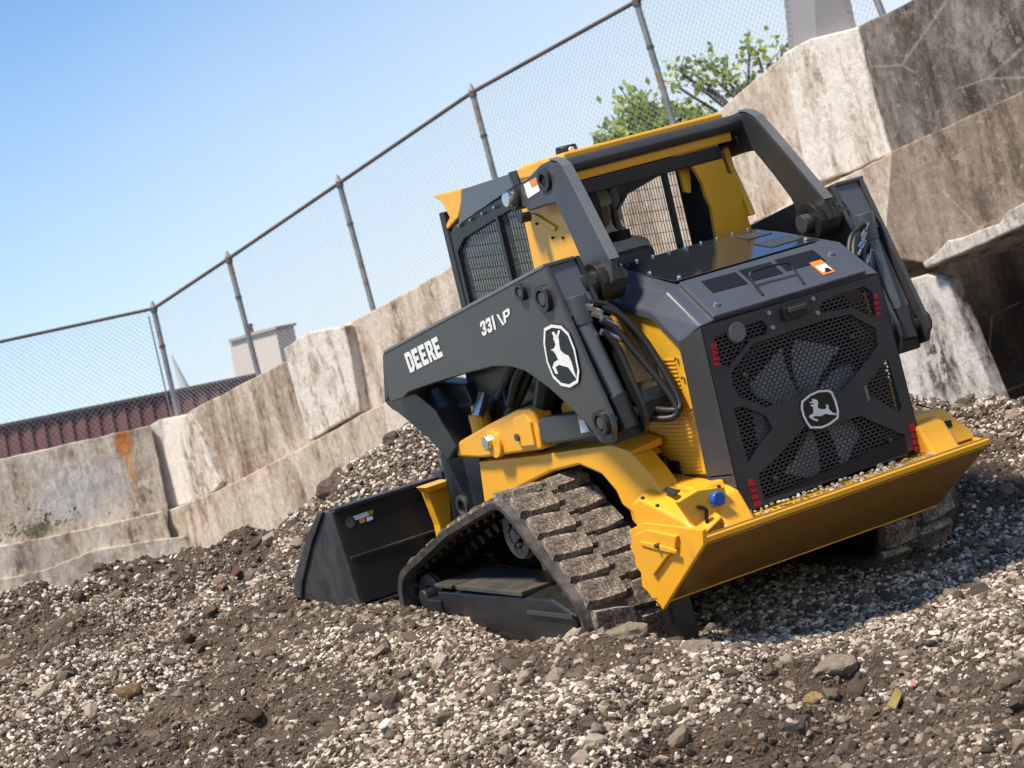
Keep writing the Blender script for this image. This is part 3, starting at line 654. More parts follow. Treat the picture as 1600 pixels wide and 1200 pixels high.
# ------------------------------------------------------------------ lift arms
def XL(pts, x): return UL(pts, x=x)
arm = [(849, 414), (955, 655), (957, 690), (948, 694), (936, 690), (928, 672), (890, 632), (858, 606), (838, 592), (820, 582), (797, 574), (771, 573), (742, 580), (700, 592), (665, 604), (640, 613), (632, 600), (612, 626),
       (599, 560), (620, 545)]
arm = [(849, 414), (953, 648), (959, 668), (958, 690), (948, 694), (937, 691), (927, 674), (890, 636), (858, 607), (838, 592), (820, 580), (797, 573), (771, 573), (742, 580), (700, 592), (665, 603), (638, 613), (630, 622), (612, 628), (607, 622), (597, 557), (604, 549)]
for s in (-1, 1):
    A = XL(arm, -.82)
    la = MB().prism(mx(A, s), (.022 * -s, 0, 0)).build('lift_arm', GRY, root, .005)
    # top flange
    a, b = A[0], A[-1]
    dz = V((0, 0, .012))
    fl = [a + V((-.004, -.002, .004)), b + V((-.004, .03, .004)), b + V((.13, .03, .004)), a + V((.15, .0, .004))]
    MB().prism(mx(fl, s), (0, 0, -.016)).build('arm_top_flange', FLG, la, .004)
    # inner plate
    I = [V((-.665, p.y, p.z)) for p in A]
    MB().prism(mx(I, s), (.02 * -s, 0, 0)).build('arm_inner_plate', BLK if s < 0 else GRY, la, .004)
    # rear face web between the plates
    e0 = A[0]; e1 = A[0].lerp(A[1], .36)
    MB().prism(mx([e0 + V((.022, .012, -.01)), e0 + V((.155, .012, -.01)), e1 + V((.155, .012, 0)), e1 + V((.022, .012, 0))], s), (0, .015, 0)).build('arm_rear_web', HOOD, la, .003)
    # underside web following the arch
    m = MB()
    for p, q in zip(A[6:17], A[7:18]): m.prism(mx([p + V((.022, 0, .002)), q + V((.022, 0, .002)), q + V((.155, 0, .002)), p + V((.155, 0, .002))], s), (0, .0, .014))
    m.build('arm_lower_web', BLK, la)
    # nose of the arm and the leg that drops to the bucket
    n0 = [A[-1] + V((0, 0, 0)), A[-3] + V((0, .0, 0)), A[-3] + V((.16, .06, -.0)), A[-1] + V((.16, .06, 0))]
    n1 = [A[-1] + V((.004, .06, -.015)), A[-3] + V((.004, .06, -.02)), A[-3] + V((.16, .10, -.03)), A[-1] + V((.16, .10, 0))]
    MB().loft(mx(n0, s), mx(n1, s)).build('arm_nose', BLK, la, .006)
    L1 = XL([(600, 628), (612, 640), (640, 655), (668, 684), (690, 706), (704, 735), (706, 800), (712, 850), (757, 830), (755, 770), (748, 700), (742, 640), (725, 600), (690, 596), (640, 612)], -.60)
    lg = MB().prism(mx(L1, s), (.09 * -s, 0, 0)).build('arm_leg', BLK, la, .008)
    g = XL([(601, 600), (607, 628), (618, 642), (668, 684), (700, 720), (712, 700), (680, 640), (640, 606)], -.72)
    MB().loft(mx(g, s), mx([V((-.56, p.y, p.z)) for p in g], s)).build('leg_gusset', BLK, lg, .006)
    p = U(722, 792, x=-.61); MB().ring((.615 * s, p.y, p.z), (.59 * s, p.y, p.z), .055, .034).build('leg_boss', SCU, lg, .003)
    q = XL([(668, 640), (700, 632), (736, 628), (738, 634), (700, 640), (672, 648)], -.604); MB().prism(mx(q, s), (.004 * -s, 0, 0)).build('leg_rib', GRY, lg)
    # bosses and pins
    for (c, r) in (((817, 456), .036), ((852, 466), .056), ((943, 660), .052)):
        p = U(*c, x=-.82)
        bo = MB().ring((.842 * s, p.y, p.z), (.815 * s, p.y, p.z), r, r * .62).build('pin_boss', BLK, la, .003)
        MB().cyl((.838 * s, p.y, p.z), (.64 * s, p.y, p.z), r * .5, n=16).build('pin', DST, bo, .002)
    p = U(940, 655, x=-.82)
    MB().cyl((.66 * s, p.y + .02, p.z + .01), (.52 * s, p.y + .02, p.z + .01), .085, n=20).cyl((.60 * s, p.y + .02, p.z + .01), (.50 * s, p.y + .02, p.z + .01), .055, n=20).build('arm_hub', BLK, la, .006)
    # lift cylinder between the plates
    p0 = U(905, 490, x=-.74); p1 = U(968, 655, x=-.70)
    cy = MB().cyl((.74 * s, .41, 1.54), (.74 * s, .40, 1.42), .045, n=20).cyl((.74 * s, .40, 1.42), (.72 * s, .30, 1.10), .040, n=20).build('lift_cylinder', HOOD, la, .004)
    MB().cyl((.73 * s, .30, 1.12), (.72 * s, .27, .98), .052, n=20).build('cylinder_head', BLK, cy, .004)
    if s < 0: MB().prism([V((-.775, .40, 1.40)), V((-.70, .40, 1.40)), V((-.70, .285, 1.07)), V((-.775, .285, 1.07))], (0, .03, 0)).build('cylinder_guard', HOOD, la, .006)
    else: MB().prism([V((.755, .44, 1.56)), V((.79, .44, 1.56)), V((.79, .26, 1.03)), V((.745, .26, 1.03))], (0, .02, 0)).build('cylinder_guard', FLG, la, .004)
    MB().box(min(.79 * s, .64 * s), max(.79 * s, .64 * s), .27, .38, .93, 1.06).build('guard_foot', BLK, la, .01)
    # hydraulic fittings and hoses
    for i, (dx, z, y) in enumerate(((-.735, 1.50, .38), (-.705, 1.46, .375), (-.68, 1.43, .36), (-.70, 1.38, .35), (-.665, 1.36, .345))):
        MB().cyl((-dx * s, y, z), (-dx * s * .94, y - .015, z - .03), .016, n=6).cyl((-dx * s * .94, y - .015, z - .03), (-dx * s * .90, y - .02, z - .05), .012, n=12).build('hose_fitting', STL, la, .002)
    hz = [[(-.66, .36, 1.47), (-.60, .33, 1.42), (-.545, .28, 1.30), (-.52, .22, 1.15), (-.515, .18, 1.05), (-.53, .17, 1.01), (-.58, .22, 1.02), (-.63, .28, 1.06)],
          [(-.68, .35, 1.42), (-.63, .33, 1.36), (-.585, .28, 1.24), (-.55, .22, 1.12), (-.535, .18, 1.03), (-.55, .18, .985), (-.60, .24, .99), (-.65, .30, 1.03)],
          [(-.70, .36, 1.50), (-.62, .36, 1.46), (-.56, .33, 1.36), (-.53, .30, 1.22), (-.53, .28, 1.10)],
          [(-.69, .34, 1.38), (-.655, .32, 1.30), (-.64, .30, 1.18), (-.63, .29, 1.08), (-.625, .28, 1.00)]]
    for h in hz:
        MB().tube(mx(h, s), .015, 10, 6).build('hydraulic_hose', HOSE, la, smooth=60)
    # clutter of hoses under the arch
    for h in ([(-.66, 1.00, 1.30), (-.68, 1.15, 1.20), (-.66, 1.30, 1.08), (-.62, 1.38, 1.12)], [(-.62, 1.05, 1.28), (-.64, 1.25, 1.10), (-.60, 1.45, 1.02), (-.58, 1.50, .98)], [(-.60, 1.2, 1.3), (-.62, 1.35, 1.18), (-.60, 1.5, 1.10)]):
        MB().tube(mx(h, s), .022, 10, 6).build('hydraulic_hose', HOSE, la, smooth=60)
    MB().cyl((.62 * s, .92, 1.30), (.62 * s, 1.22, .88), .048, n=18).build('tilt_cylinder', BLK, la, .004)
    MB().box(min(.56 * s, .50 * s), max(.56 * s, .50 * s), .72, 1.85, .80, 1.24).build('tub_side', BLK, root, .006)
    MB().cyl((.57 * s, 1.0, 1.02), (.55 * s, 1.0, 1.02), .04, n=12).box(min(.575 * s, .55 * s), max(.575 * s, .55 * s), .84, .98, .95, 1.05).build('valve_block', YEL, root, .006)

ARM = [o for o in bpy.data.objects if o.name == 'lift_arm'][0]
# lettering and emblem on the left arm (the x = -0.82 plane)
def glyph(ch):
    B = {'D': [[(0, 0), (.62, 0), (.85, .2), (.85, .8), (.62, 1), (0, 1)], [(.3, .22), (.5, .22), (.56, .3), (.56, .7), (.5, .78), (.3, .78)]],
         'E': [[(0, 0), (.8, 0), (.8, .24), (.3, .24), (.3, .40), (.7, .40), (.7, .60), (.3, .60), (.3, .76), (.8, .76), (.8, 1), (0, 1)]],
         'R': [[(0, 0), (.28, 0), (.28, .34), (.40, .34), (.58, 0), (.90, 0), (.66, .40), (.82, .52), (.82, .86), (.66, 1), (0, 1)], [(.28, .54), (.5, .54), (.54, .6), (.54, .74), (.5, .80), (.28, .80)]],
         '3': [[(0, .2), (.18, 0), (.62, 0), (.8, .16), (.8, .42), (.7, .5), (.8, .58), (.8, .84), (.62, 1), (.18, 1), (0, .8), (0, .68), (.26, .68), (.3, .78), (.5, .78), (.52, .62), (.3, .58), (.3, .42), (.52, .38), (.5, .22), (.3, .22), (.26, .32), (0, .32)]],
         '1': [[(.1, 0), (.42, 0), (.42, 1), (.1, 1)]],
         '\\': [[(.5, -.05), (.66, -.05), (.16, 1.1), (0, 1.1)]],
         'P': [[(0, 0), (.24, 0), (.24, .34), (.6, .34), (.8, .5), (.8, .84), (.6, 1), (0, 1)], [(.24, .54), (.5, .54), (.56, .6), (.56, .74), (.5, .8), (.24, .8)]]}
    return B[ch]
def letters(txt, p0, p1, pT, parent, name, gap=.12, shear=0):
    # p0 left foot, p1 right foot, pT left top, in px on the arm plane
    a = U(*p0, x=-.8235); b = U(*p1, x=-.8235); c = U(*pT, x=-.8235)
    W_ = {'1': .5, '\\': .62}; tot = sum(W_.get(ch, .86) + gap for ch in txt) - gap; ex = (b - a) / tot; ey = c - a; x = 0
    for ch in txt:
        g = glyph(ch); L = [[a + ex * (x + q[0]) + ey * q[1] for q in loop] for loop in g]
        m = MB().holed(L[0], L[1:], (.002, 0, 0)); m.build(name, WHT, parent)
        x += W_.get(ch, .86) + gap
letters('DEERE', (641, 583), (693, 556), (631, 553), ARM, 'letter')
letters('331', (754, 526), (776, 514), (749, 504), ARM, 'digit', .08)
letters('\\P', (779, 512), (799, 498), (776, 494), ARM, 'letter', .1)
# large stag emblem: long rounded shield
c = U(877, 556, x=-.8235); R = [(851, 512), (862, 506), (878, 508), (890, 520), (900, 545), (907, 580), (905, 598), (892, 606), (878, 603), (865, 590), (855, 565), (850, 535)]
P = [U(*q, x=-.823) for q in R]
eb = MB().prism([p for p in P], (-.003, 0, 0)).build('emblem', BLV, ARM)
P1 = [c + (p - c) * .985 + V((-.0035, 0, 0)) for p in P]; P2 = [c + (p - c) * .89 + V((-.0035, 0, 0)) for p in P]
MB().holed(P1, [P2], (-.001, 0, 0)).build('emblem_border', WHT, eb)
e1 = (U(898, 585, x=-.823) - U(858, 520, x=-.823)) / 2; e2 = (U(893, 552, x=-.823) - U(860, 562, x=-.823)) / 2
# stag drawn upright: head up-left, hind legs down-right
dx_ = (U(895, 580, x=-.823) - U(862, 548, x=-.823)) / 1.45; dy_ = (U(868, 530, x=-.823) - U(876, 585, x=-.823)) / 1.35
DP = [U(*q, x=-.8275) for q in [(864, 528), (869, 524), (873, 529), (874, 540), (876, 548), (881, 553), (888, 556), (893, 566), (897, 580), (901, 592), (896, 586), (888, 574), (880, 572), (873, 570), (868, 574), (872, 584), (868, 584), (863, 574), (866, 566), (872, 562), (868, 553), (864, 548), (860, 547), (866, 544), (868, 538)]]
MB().prism(DP, (.001, 0, 0)).build('leaping_deer', WHT, eb)
MB().prism([U(*q, x=-.8278) for q in [(862, 520), (865, 518), (870, 526), (867, 530)]], (.001, 0, 0)).build('deer_antler', WHT, eb)
MB().prism([U(*q, x=-.8278) for q in [(872, 516), (875, 517), (872, 528), (869, 527)]], (.001, 0, 0)).build('deer_antler', WHT, eb)

# ------------------------------------------------------------------ tracks
circ = [((1.06, .565), .165), ((2.00, .225), .185), ((.72, .205), .200)]   # sprocket, front idler, rear idler (y,z)
def hull_path():
    pts = []
    for (c, r) in circ:
        for k in range(120):
            a = 2 * math.pi * k / 120; pts.append((c[0] + r * math.cos(a), c[1] + r * math.sin(a)))
    pts.append((1.58, .59))
    pts = sorted(pts)
    def half(P):
        h = []
        for p in P:
            while len(h) >= 2 and (h[-1][0] - h[-2][0]) * (p[1] - h[-2][1]) - (h[-1][1] - h[-2][1]) * (p[0] - h[-2][0]) <= 0: h.pop()
            h.append(p)
        return h
    lo_, up = half(pts), half(pts[::-1]); return lo_[:-1] + up[:-1]
H = hull_path()
L = [0]
for a, b in zip(H, H[1:] + H[:1]): L.append(L[-1] + math.dist(a, b))
def at(sv):
    sv %= L[-1]
    for i in range(len(H)):
        if L[i + 1] >= sv:
            t_ = (sv - L[i]) / (L[i + 1] - L[i] + 1e-9); a, b = H[i], H[(i + 1) % len(H)]
            return (a[0] + (b[0] - a[0]) * t_, a[1] + (b[1] - a[1]) * t_)
def frame(sv):
    a = at(sv - .03); b = at(sv + .03); p = at(sv); ty, tz = b[0] - a[0], b[1] - a[1]; l = math.hypot(ty, tz); ty /= l; tz /= l
    return V((0, p[0], p[1])), V((0, ty, tz)), V((0, tz, -ty))   # point, tangent, outward normal (ccw hull in y,z)
NB = 96; belt = []
rl = random.Random(5)
def lugmesh(name, w_, l_, h_, seed):
    r2 = random.Random(seed); m = MB(); hw = w_ / 2; hl = l_ / 2
    base = [(-hw, -hl), (-hw * .2, -hl * 1.12), (hw, -hl * .85), (hw, hl * .75), (hw * .1, hl), (-hw, hl)]
    A = [V((x, y, -.004)) for x, y in base]; B = [V((x * .93 + r2.uniform(-.004, .004), y * .86 + r2.uniform(-.004, .004), h_ + r2.uniform(-.003, .003))) for x, y in base]
    m.loft(A, B)
    me = m.mesh(name, TRK); return me
NL = 30; pitch = L[-1] / NL
lugA = [lugmesh('tread_lug', .195, pitch * .86, .027, k) for k in range(3)]
lugB = [lugmesh('tread_lug', .178, pitch * .86, .027, k + 9) for k in range(3)]
dlug = MB().loft([V((-.035, -.028, 0)), V((.035, -.028, 0)), V((.035, .028, 0)), V((-.035, .028, 0))], [V((-.02, -.014, .06)), V((.02, -.014, .06)), V((.02, .014, .06)), V((-.02, .014, .06))]).mesh('drive_lug', BLK)
cleat = MB().box(-.03, .03, -.02, .02, -.004, .02).mesh('centre_cleat', TRK)
ribm = MB().box(-.075, .075, -.016, .016, 0, .022).mesh('inner_rib', BLK)
for s in (-1, 1):
    x0, x1 = .545 * s, .985 * s
    th = .028; vs = []; fs = []
    for i in range(NB):
        p, tn, nn = frame(i * L[-1] / NB)
        for (x, o) in ((x0, -th), (x1, -th), (x1 + .006 * s, 0), (x0 - .006 * s, 0)):
            q = p + nn * (o); vs.append((x, q.y, q.z))
    for i in range(NB):
        j = (i + 1) % NB
        for k in range(4): fs.append((i * 4 + k, i * 4 + (k + 1) % 4, j * 4 + (k + 1) % 4, j * 4 + k))
    trk = MB().add(vs, fs).build('rubber_track', BELT, root, label='left rubber track' if s < 0 else 'right rubber track')
    def put(me, name, x, sv, rz=0, out=True, off=0):
        p, tn, nn = frame(sv); o = bpy.data.objects.new(name, me); COL.objects.link(o); o.parent = trk
        z_ = nn if out else -nn; ex = V((1, 0, 0)); ey = z_.cross(ex)
        mt = Matrix((ex, ey, z_)).transposed().to_4x4() @ Matrix.Rotation(rz, 4, 'Z'); mt.translation = V((x, p.y, p.z)) + (V(nn) * off); o.matrix_local = mt
    for k in range(NL):
        put(lugA[k % 3], 'tread_lug', .850 * s, k * pitch, rl.uniform(-.03, .03) + .10 * s)
        put(lugB[(k + 1) % 3], 'tread_lug', .640 * s, (k + .45) * pitch, rl.uniform(-.03, .03) - .04 * s)
        put(cleat, 'centre_cleat', .742 * s, (k + .12) * pitch); put(cleat, 'centre_cleat', .738 * s, (k + .66) * pitch)
    for k in range(44):
        put(dlug, 'drive_lug', .745 * s, k * L[-1] / 44, 0, False, -.028); put(ribm, 'inner_rib', .845 * s, (k + .5) * L[-1] / 44, 0, False, -.0285)
    # sprocket, idlers, rollers
    for (c, r), nm in zip(circ, ('drive_sprocket', 'front_idler', 'rear_idler')):
        rr = r - .055
        o = MB().cyl((.60 * s, c[0], c[1]), (.90 * s, c[0], c[1]), rr, n=36).build(nm, BLK if nm != 'drive_sprocket' else SCU, root, .008)
        MB().ring((.915 * s, c[0], c[1]), (.90 * s, c[0], c[1]), rr * .95, rr * .55, 32).cyl((.925 * s, c[0], c[1]), (.895 * s, c[0], c[1]), rr * .3, n=20).build('hub', SCU, o, .004)
        for k in range(6):
            a = k * math.pi / 3; MB().cyl((.928 * s, c[0] + math.cos(a) * rr * .42, c[1] + math.sin(a) * rr * .42), (.89 * s, c[0] + math.cos(a) * rr * .42, c[1] + math.sin(a) * rr * .42), .010, n=6).build('hub_bolt', DST, o)
    for y in (1.0, 1.22, 1.44, 1.66):
        MB().cyl((.68 * s, y, .125), (.86 * s, y, .125), .085, n=24).build('track_roller', BLK, root, .006)
    # track frame with its sloping step cover
    fr = MB().loft(mx([(-.975, .60, .10), (-.975, .60, .255), (-.975, .78, .315), (-.975, 1.80, .300), (-.975, 1.86, .22), (-.975, 1.60, .06), (-.975, .78, .06)], s),
                   mx([(-.70, .60, .10), (-.70, .60, .26), (-.70, .78, .335), (-.70, 1.80, .325), (-.70, 1.86, .24), (-.70, 1.60, .06), (-.70, .78, .06)], s)).build('track_frame', BLK, root, .01)
    MB().box(min(.985 * s, .70 * s), max(.985 * s, .70 * s), 1.00, 1.60, .318, .340).build('step_plate', paint('dusty_black_paint', (.05, .046, .04), .6, .8, (.16, .135, .11)), fr, .004)
    MB().box(min(.985 * s, .70 * s), max(.985 * s, .70 * s), 1.64, 1.80, .318, .336).build('step_plate', paint('dusty_black_paint', (.05, .046, .04), .6, .8, (.16, .135, .11)), fr, .004)
    MB().box(min(.99 * s, .93 * s), max(.99 * s, .93 * s), 1.78, 1.93, .12, .26).cyl((.99 * s, 1.94, .26), (.93 * s, 1.94, .26), .04, n=16).build('tensioner', BLK, fr, .008)
    m2 = MB().box(min(.99 * s, .978 * s), max(.99 * s, .978 * s), .60, .98, .245, .262); m2.build('frame_ledge', DST, fr)
    MB().box(min(.70 * s, .50 * s), max(.70 * s, .50 * s), 1.15, 1.30, .30, .44).build('axle_beam', YELD, root, .006)

# ------------------------------------------------------------------ bucket and coupler
prof = [(2.70, .655), (2.67, .64), (2.60, .17), (2.64, .150), (2.80, .148), (3.30, .20), (3.33, .21)]
bk0 = MB()
outer = [(2.672, .645), (2.600, .200), (2.640, .160), (2.760, .150), (3.330, .205)]
inner_ = [(3.330, .222), (2.765, .172), (2.665, .185), (2.628, .215), (2.700, .640)]
poly = outer + inner_
bucket = bk0.prism([V((-.985, y, z)) for y, z in poly], (1.97, 0, 0)).build('bucket', BKT, root, .004)
for s in (-1, 1):
    sp = [(2.672, .648), (2.600, .198), (2.640, .158), (2.760, .148), (3.330, .205), (3.30, .28), (3.02, .50), (2.80, .648)]
    sp_ = MB().prism([V((.985 * s, y, z)) for y, z in sp], (.016 * s, 0, 0)).build('side_plate', SCU, bucket, .003)
    ed = [(3.335, .20), (3.26, .31), (3.00, .52), (2.79, .655), (2.74, .655), (2.96, .49), (3.19, .28), (3.25, .195)]
    MB().prism([V((1.0015 * s, y, z)) for y, z in ed], (.014 * s, 0, 0)).build('side_cutter', SCU, sp_, .003)
    lo2 = [(2.602, .20), (2.640, .158), (2.760, .148), (2.90, .160), (2.78, .20), (2.68, .23)]
    MB().prism([V((1.0015 * s, y, z)) for y, z in lo2], (.010 * s, 0, 0)).build('wear_plate', SCU, sp_, .003)
MB().box(-.99, .99, 2.655, 2.715, .645, .665).build('top_rail', SCU, bucket, .004)
p = U(600, 868, y=2.62)
MB().prism([V((-.975, 2.625, .425)), V((-.42, 2.625, .425)), V((-.42, 2.625, .41)), V((-.975, 2.625, .41))], (0, .03, 0)).build('stiffener', SCU, bucket, .003)
MB().prism([V((-.975, 2.59, .175)), V((.9, 2.59, .175)), V((.9, 2.59, .19)), V((-.975, 2.59, .19))], (0, .03, 0)).build('stiffener', SCU, bucket, .003)
dy = 2.652
def onb(px, py): 
    p = U(px, py, y=2.655); t_ = (p.z - .2) / .445; return V((p.x, 2.598 + .072 * t_ - .002, p.z))
def onbp(pts, h=0): return [onb(*q) + V((0, -h, 0)) for q in pts]
MB().prism(onbp([(540, 812), (548, 806), (556, 818), (548, 826), (541, 822)]), (0, .002, 0)).build('bucket_emblem', flat('dull_grey_vinyl', (.10, .10, .10)), bucket)
MB().prism(onbp([(552, 807), (575, 799), (577, 806), (556, 813)]), (0, .002, 0)).build('decal_lettering', WHT, bucket)
MB().prism(onbp([(576, 799), (584, 796), (584, 803), (577, 805)]), (0, .002, 0)).build('decal_patch', flat('amber_vinyl', (.65, .32, .03)), bucket)
MB().prism(onbp([(561, 812), (570, 809), (571, 815), (563, 818)]), (0, .002, 0)).build('decal_patch', flat('amber_vinyl', (.65, .32, .03)), bucket)
MB().prism(onbp([(573, 809), (582, 806), (583, 811), (574, 815)]), (0, .002, 0)).build('decal_lettering', WHT, bucket)
# coupler: black frame curving down the bucket back, yellow plate
m = MB().tube([V((-.40, 2.64, .675)), V((-.39, 2.60, .62)), V((-.37, 2.56, .50)), V((-.35, 2.55, .36)), V((-.36, 2.55, .22))], .022, 8, 4); m.build('coupler_post', SCU, root, smooth=60)
MB().box(-.42, .42, 2.60, 2.70, .655, .69).build('coupler_rail', SCU, root, .006)
cp = UL([(664, 763), (703, 750), (706, 826), (692, 850), (686, 820)], y=2.50)
co = MB().prism(cp, (0, .06, 0)).build('quick_coupler', YEL, root, .006)
MB().prism(UL([(664, 762), (703, 749), (703, 759), (672, 770)], y=2.44), (0, .10, 0)).build('coupler_lip', YEL, co, .004)
A = [V((-p.x, p.y, p.z)) for p in cp]; MB().prism(A, (0, .06, 0)).build('quick_coupler', YEL, root, .006)

# ------------------------------------------------------------------ gravel grains on the shelf as loose stuff
gm = MB(); gm.v = m.v[:0]
m = MB()
for i in range(170):
    x = rs.uniform(-.64, .60) if i % 3 else rs.gauss(.10, .2); y = rs.uniform(-.095, -.012)
    if abs(x) < .68: pebble(m, (x, y, .541 + (y + .1) * .23), rs.uniform(.004, .012) * (1.6 if i % 17 == 0 else 1), rs)
sg = NT('pale_gravel_stone'); sg.col(sg.ramp(sg.noise(45, 3), [(.3, (.16, .13, .105)), (.5, (.34, .30, .26)), (.7, (.62, .58, .53))])); sg.set(Roughness=.85); GRS = sg.m
o = m.build('shelf_gravel', GRS, None, kind='stuff'); o.matrix_world = M2W
top(o, 'small pale stones and dust lying along the yellow rear bumper shelf', 'gravel')

# ------------------------------------------------------------------ operator seated in the cab
def person():
    base = V((-.035, 1.29, 1.235)); r0_ = empty('person', M2W @ Matrix.Translation(base))
    me = bpy.data.meshes.new('body')
    P = [(0, 0, 0, .16), (0, .0, .18, .15), (0, 0, .40, .17), (0, .01, .45, .08), (0, .02, .50, .085), (0, .02, .57, .09),
         (-.19, 0, .36, .065), (-.26, .10, .16, .05), (-.22, .32, .12, .038), (-.21, .40, .14, .03),
         (.19, 0, .36, .065), (.26, .10, .16, .05), (.22, .32, .12, .038), (.21, .40, .14, .03),
         (-.10, .06, -.02, .10), (-.12, .40, .02, .075), (-.12, .46, -.12, .05), (.10, .06, -.02, .10), (.12, .40, .02, .075), (.12, .46, -.12, .05)]
    Ed = [(0, 1), (1, 2), (2, 3), (3, 4), (4, 5), (2, 6), (6, 7), (7, 8), (8, 9), (2, 10), (10, 11), (11, 12), (12, 13), (0, 14), (14, 15), (15, 16), (0, 17), (17, 18), (18, 19)]
    me.from_pydata([p[:3] for p in P], Ed, []); o = bpy.data.objects.new('body', me); COL.objects.link(o); o.parent = r0_
    sk = o.modifiers.new('skin', 'SKIN')
    for i, p in enumerate(P): me.skin_vertices[0].data[i].radius = (p[3], p[3] * .8)
    me.skin_vertices[0].data[0].use_root = True
    sb = o.modifiers.new('sub', 'SUBSURF'); sb.levels = 2; sb.render_levels = 2
    me.materials.append(flat('grey_shirt_cloth', (.66, .68, .64), .9))
    hd = MB(); bm = bmesh.new(); bmesh.ops.create_uvsphere(bm, u_segments=20, v_segments=14, radius=1)
    hd.add([(v.co.x * .078, .02 + v.co.y * .098, .56 + v.co.z * .115) for v in bm.verts], [tuple(v.index for v in f.verts) for f in bm.faces]); bm.free()
    hd.cyl((-.082, .02, .55), (-.07, .02, .55), .025, n=10).cyl((.082, .02, .55), (.07, .02, .55), .025, n=10).cyl((0, .11, .54), (0, .135, .53), .012, n=8)
    hd.build('head', flat('skin_tone', (.42, .24, .16), .6), r0_, smooth=60)
    cp_ = MB(); bm = bmesh.new(); bmesh.ops.create_uvsphere(bm, u_segments=24, v_segments=16, radius=1)
    vs = [(v.co.x * .092, .02 + v.co.y * .112, .585 + max(v.co.z, -.1) * .105) for v in bm.verts]
    cp_.add(vs, [tuple(v.index for v in f.verts) for f in bm.faces]); bm.free()
    cp_.prism([V((-.07, .10, .585)), V((.07, .10, .585)), V((.05, .20, .575)), V((-.05, .20, .575))], (0, 0, .008))
    cp_.build('cap', flat('beige_cloth', (.84, .82, .70), .85), r0_, smooth=50)
    return top(r0_, 'person in a beige cap and light grey shirt sitting in the loader cab', 'person')
person()

# ------------------------------------------------------------------ ground : gravel heap
MI = M2W.inverted()
cps = []   # control points (x, y, z) in the machine frame
for x, y, z in [(-1.15, 1.9, .22), (-1.15, 1.53, .20), (-1.15, 1.2, .15), (-1.12, .9, .17), (-1.10, .48, .22), (-1.0, .23, .22), (-.95, .04, .19), (-1.1, 2.4, .20), (-1.1, 2.97, .20),
                (-.7, .30, .05), (-.6, 1.2, -.02), (-.8, 1.2, -.0), (.6, 1.2, .0), (.8, .6, .02), (0, .5, .03), (0, 1.5, .05), (.75, .40, .02), (1.0, .40, .02), (.3, .2, .02), (-.3, .1, .0), (0, 2.4, .05), (-.5, 2.45, .1), (-.85, 2.9, .13), (0, 2.9, .13), (.8, 2.9, .13), (-1.25, 3.3, .22), (-.9, 3.5, .25),
                (1.2, .3, .07), (1.3, 1.0, .16), (1.6, .6, .15), (2.0, 1.3, .25), (2.6, 2.0, .22), (2.2, .2, .10), (3.2, 1.6, .2), (1.5, -.6, .05), (.6, -.6, .0), (-.3, -.7, .0), (-.1, -1.5, .02), (-.9, -.5, .05), (-1.3, -.2, .12),
                (-1.9, .2, .04), (-1.7, 1.2, .05), (-2.2, 0, 0), (-1.7, -.8, .02), (-2.0, 1.9, .03), (-2.6, 2.6, 0), (-1.8, 3.0, .12), (-2.2, 3.8, .10), (-2.0, 5.0, .34), (-1.4, 5.0, .35), (-.75, 5.0, .28), (-2.6, 5.6, .34), (-3.4, 5.4, .3), (-3.0, 4.0, .12),
                (-3.4, 3.0, 0), (-1.35, 4.2, .20), (-.9, 4.3, .22), (-.46, 4.4, .46), (-.12, 4.4, .57), (.0, 4.0, .66), (.18, 3.95, .69), (.40, 3.95, .66), (.9, 3.9, .6), (1.6, 3.8, .5), (2.4, 3.4, .35), (-.55, 3.9, .36), (-.2, 3.55, .38), (.4, 3.5, .45), (1.0, 3.5, .40), (-.6, 3.5, .22),
                (0, 5.2, .1), (1, 5.2, 0), (2, 4.8, -.1), (-1, 6.4, -.35), (-2, 6.6, -.4), (-3.2, 7.0, -.4), (.5, 6.4, -.5), (3, 4, -.2), (3.6, 2.8, -.1), (4.5, 3.4, -.5), (4.4, 1.6, .1), (5.5, 1, -.1), (3, -.4, .05), (2, -2, 0), (0, -3, 0), (-2, -2.4, 0), (-3.4, -1, 0), (-4, 1, 0), (-5, 3, 0), (-4.6, 5, .1), (-5, 7, -.5), (4, -3, 0), (6, 5, -1), (2, 7, -1), (-1, 8.5, -1.0), (-4, 9, -1.0), (5, 8, -1.6)]: cps.append((x, y, z))
cp_ = np.array(cps)
d_ = np.linalg.norm(cp_[:, None, :2] - cp_[None, :, :2], axis=2)
K = np.sqrt(d_ ** 2 + .15 ** 2); wts = np.linalg.solve(-K + np.eye(len(cps)) * 0.02, cp_[:, 2])
def hbase(x, y):
    r_ = np.sqrt((x[:, None] - cp_[None, :, 0]) ** 2 + (y[:, None] - cp_[None, :, 1]) ** 2 + .15 ** 2); return -(r_ @ wts)
def nz(x, y, f, o): return noise.noise(V((x * f + o, y * f - o, o * .37)))
def grid(x0, x1, y0, y1, st):
    xs = np.arange(x0, x1 + 1e-6, st); ys = np.arange(y0, y1 + 1e-6, st); X, Y = np.meshgrid(xs, ys); return X.ravel(), Y.ravel(), len(xs), len(ys)
GX, GY, nx, ny = grid(-5.6, 6.4, -3.8, 9.0, .04)
Hh = np.concatenate([hbase(GX[i:i + 20000], GY[i:i + 20000]) for i in range(0, len(GX), 20000)])
rough = np.array([.085 * nz(x, y, .9, 3.1) + .125 * nz(x, y, 2.0, 7.7) + .085 * nz(x, y, 4.6, 1.2) + .040 * nz(x, y, 13, 5.1) for x, y in zip(GX, GY)])
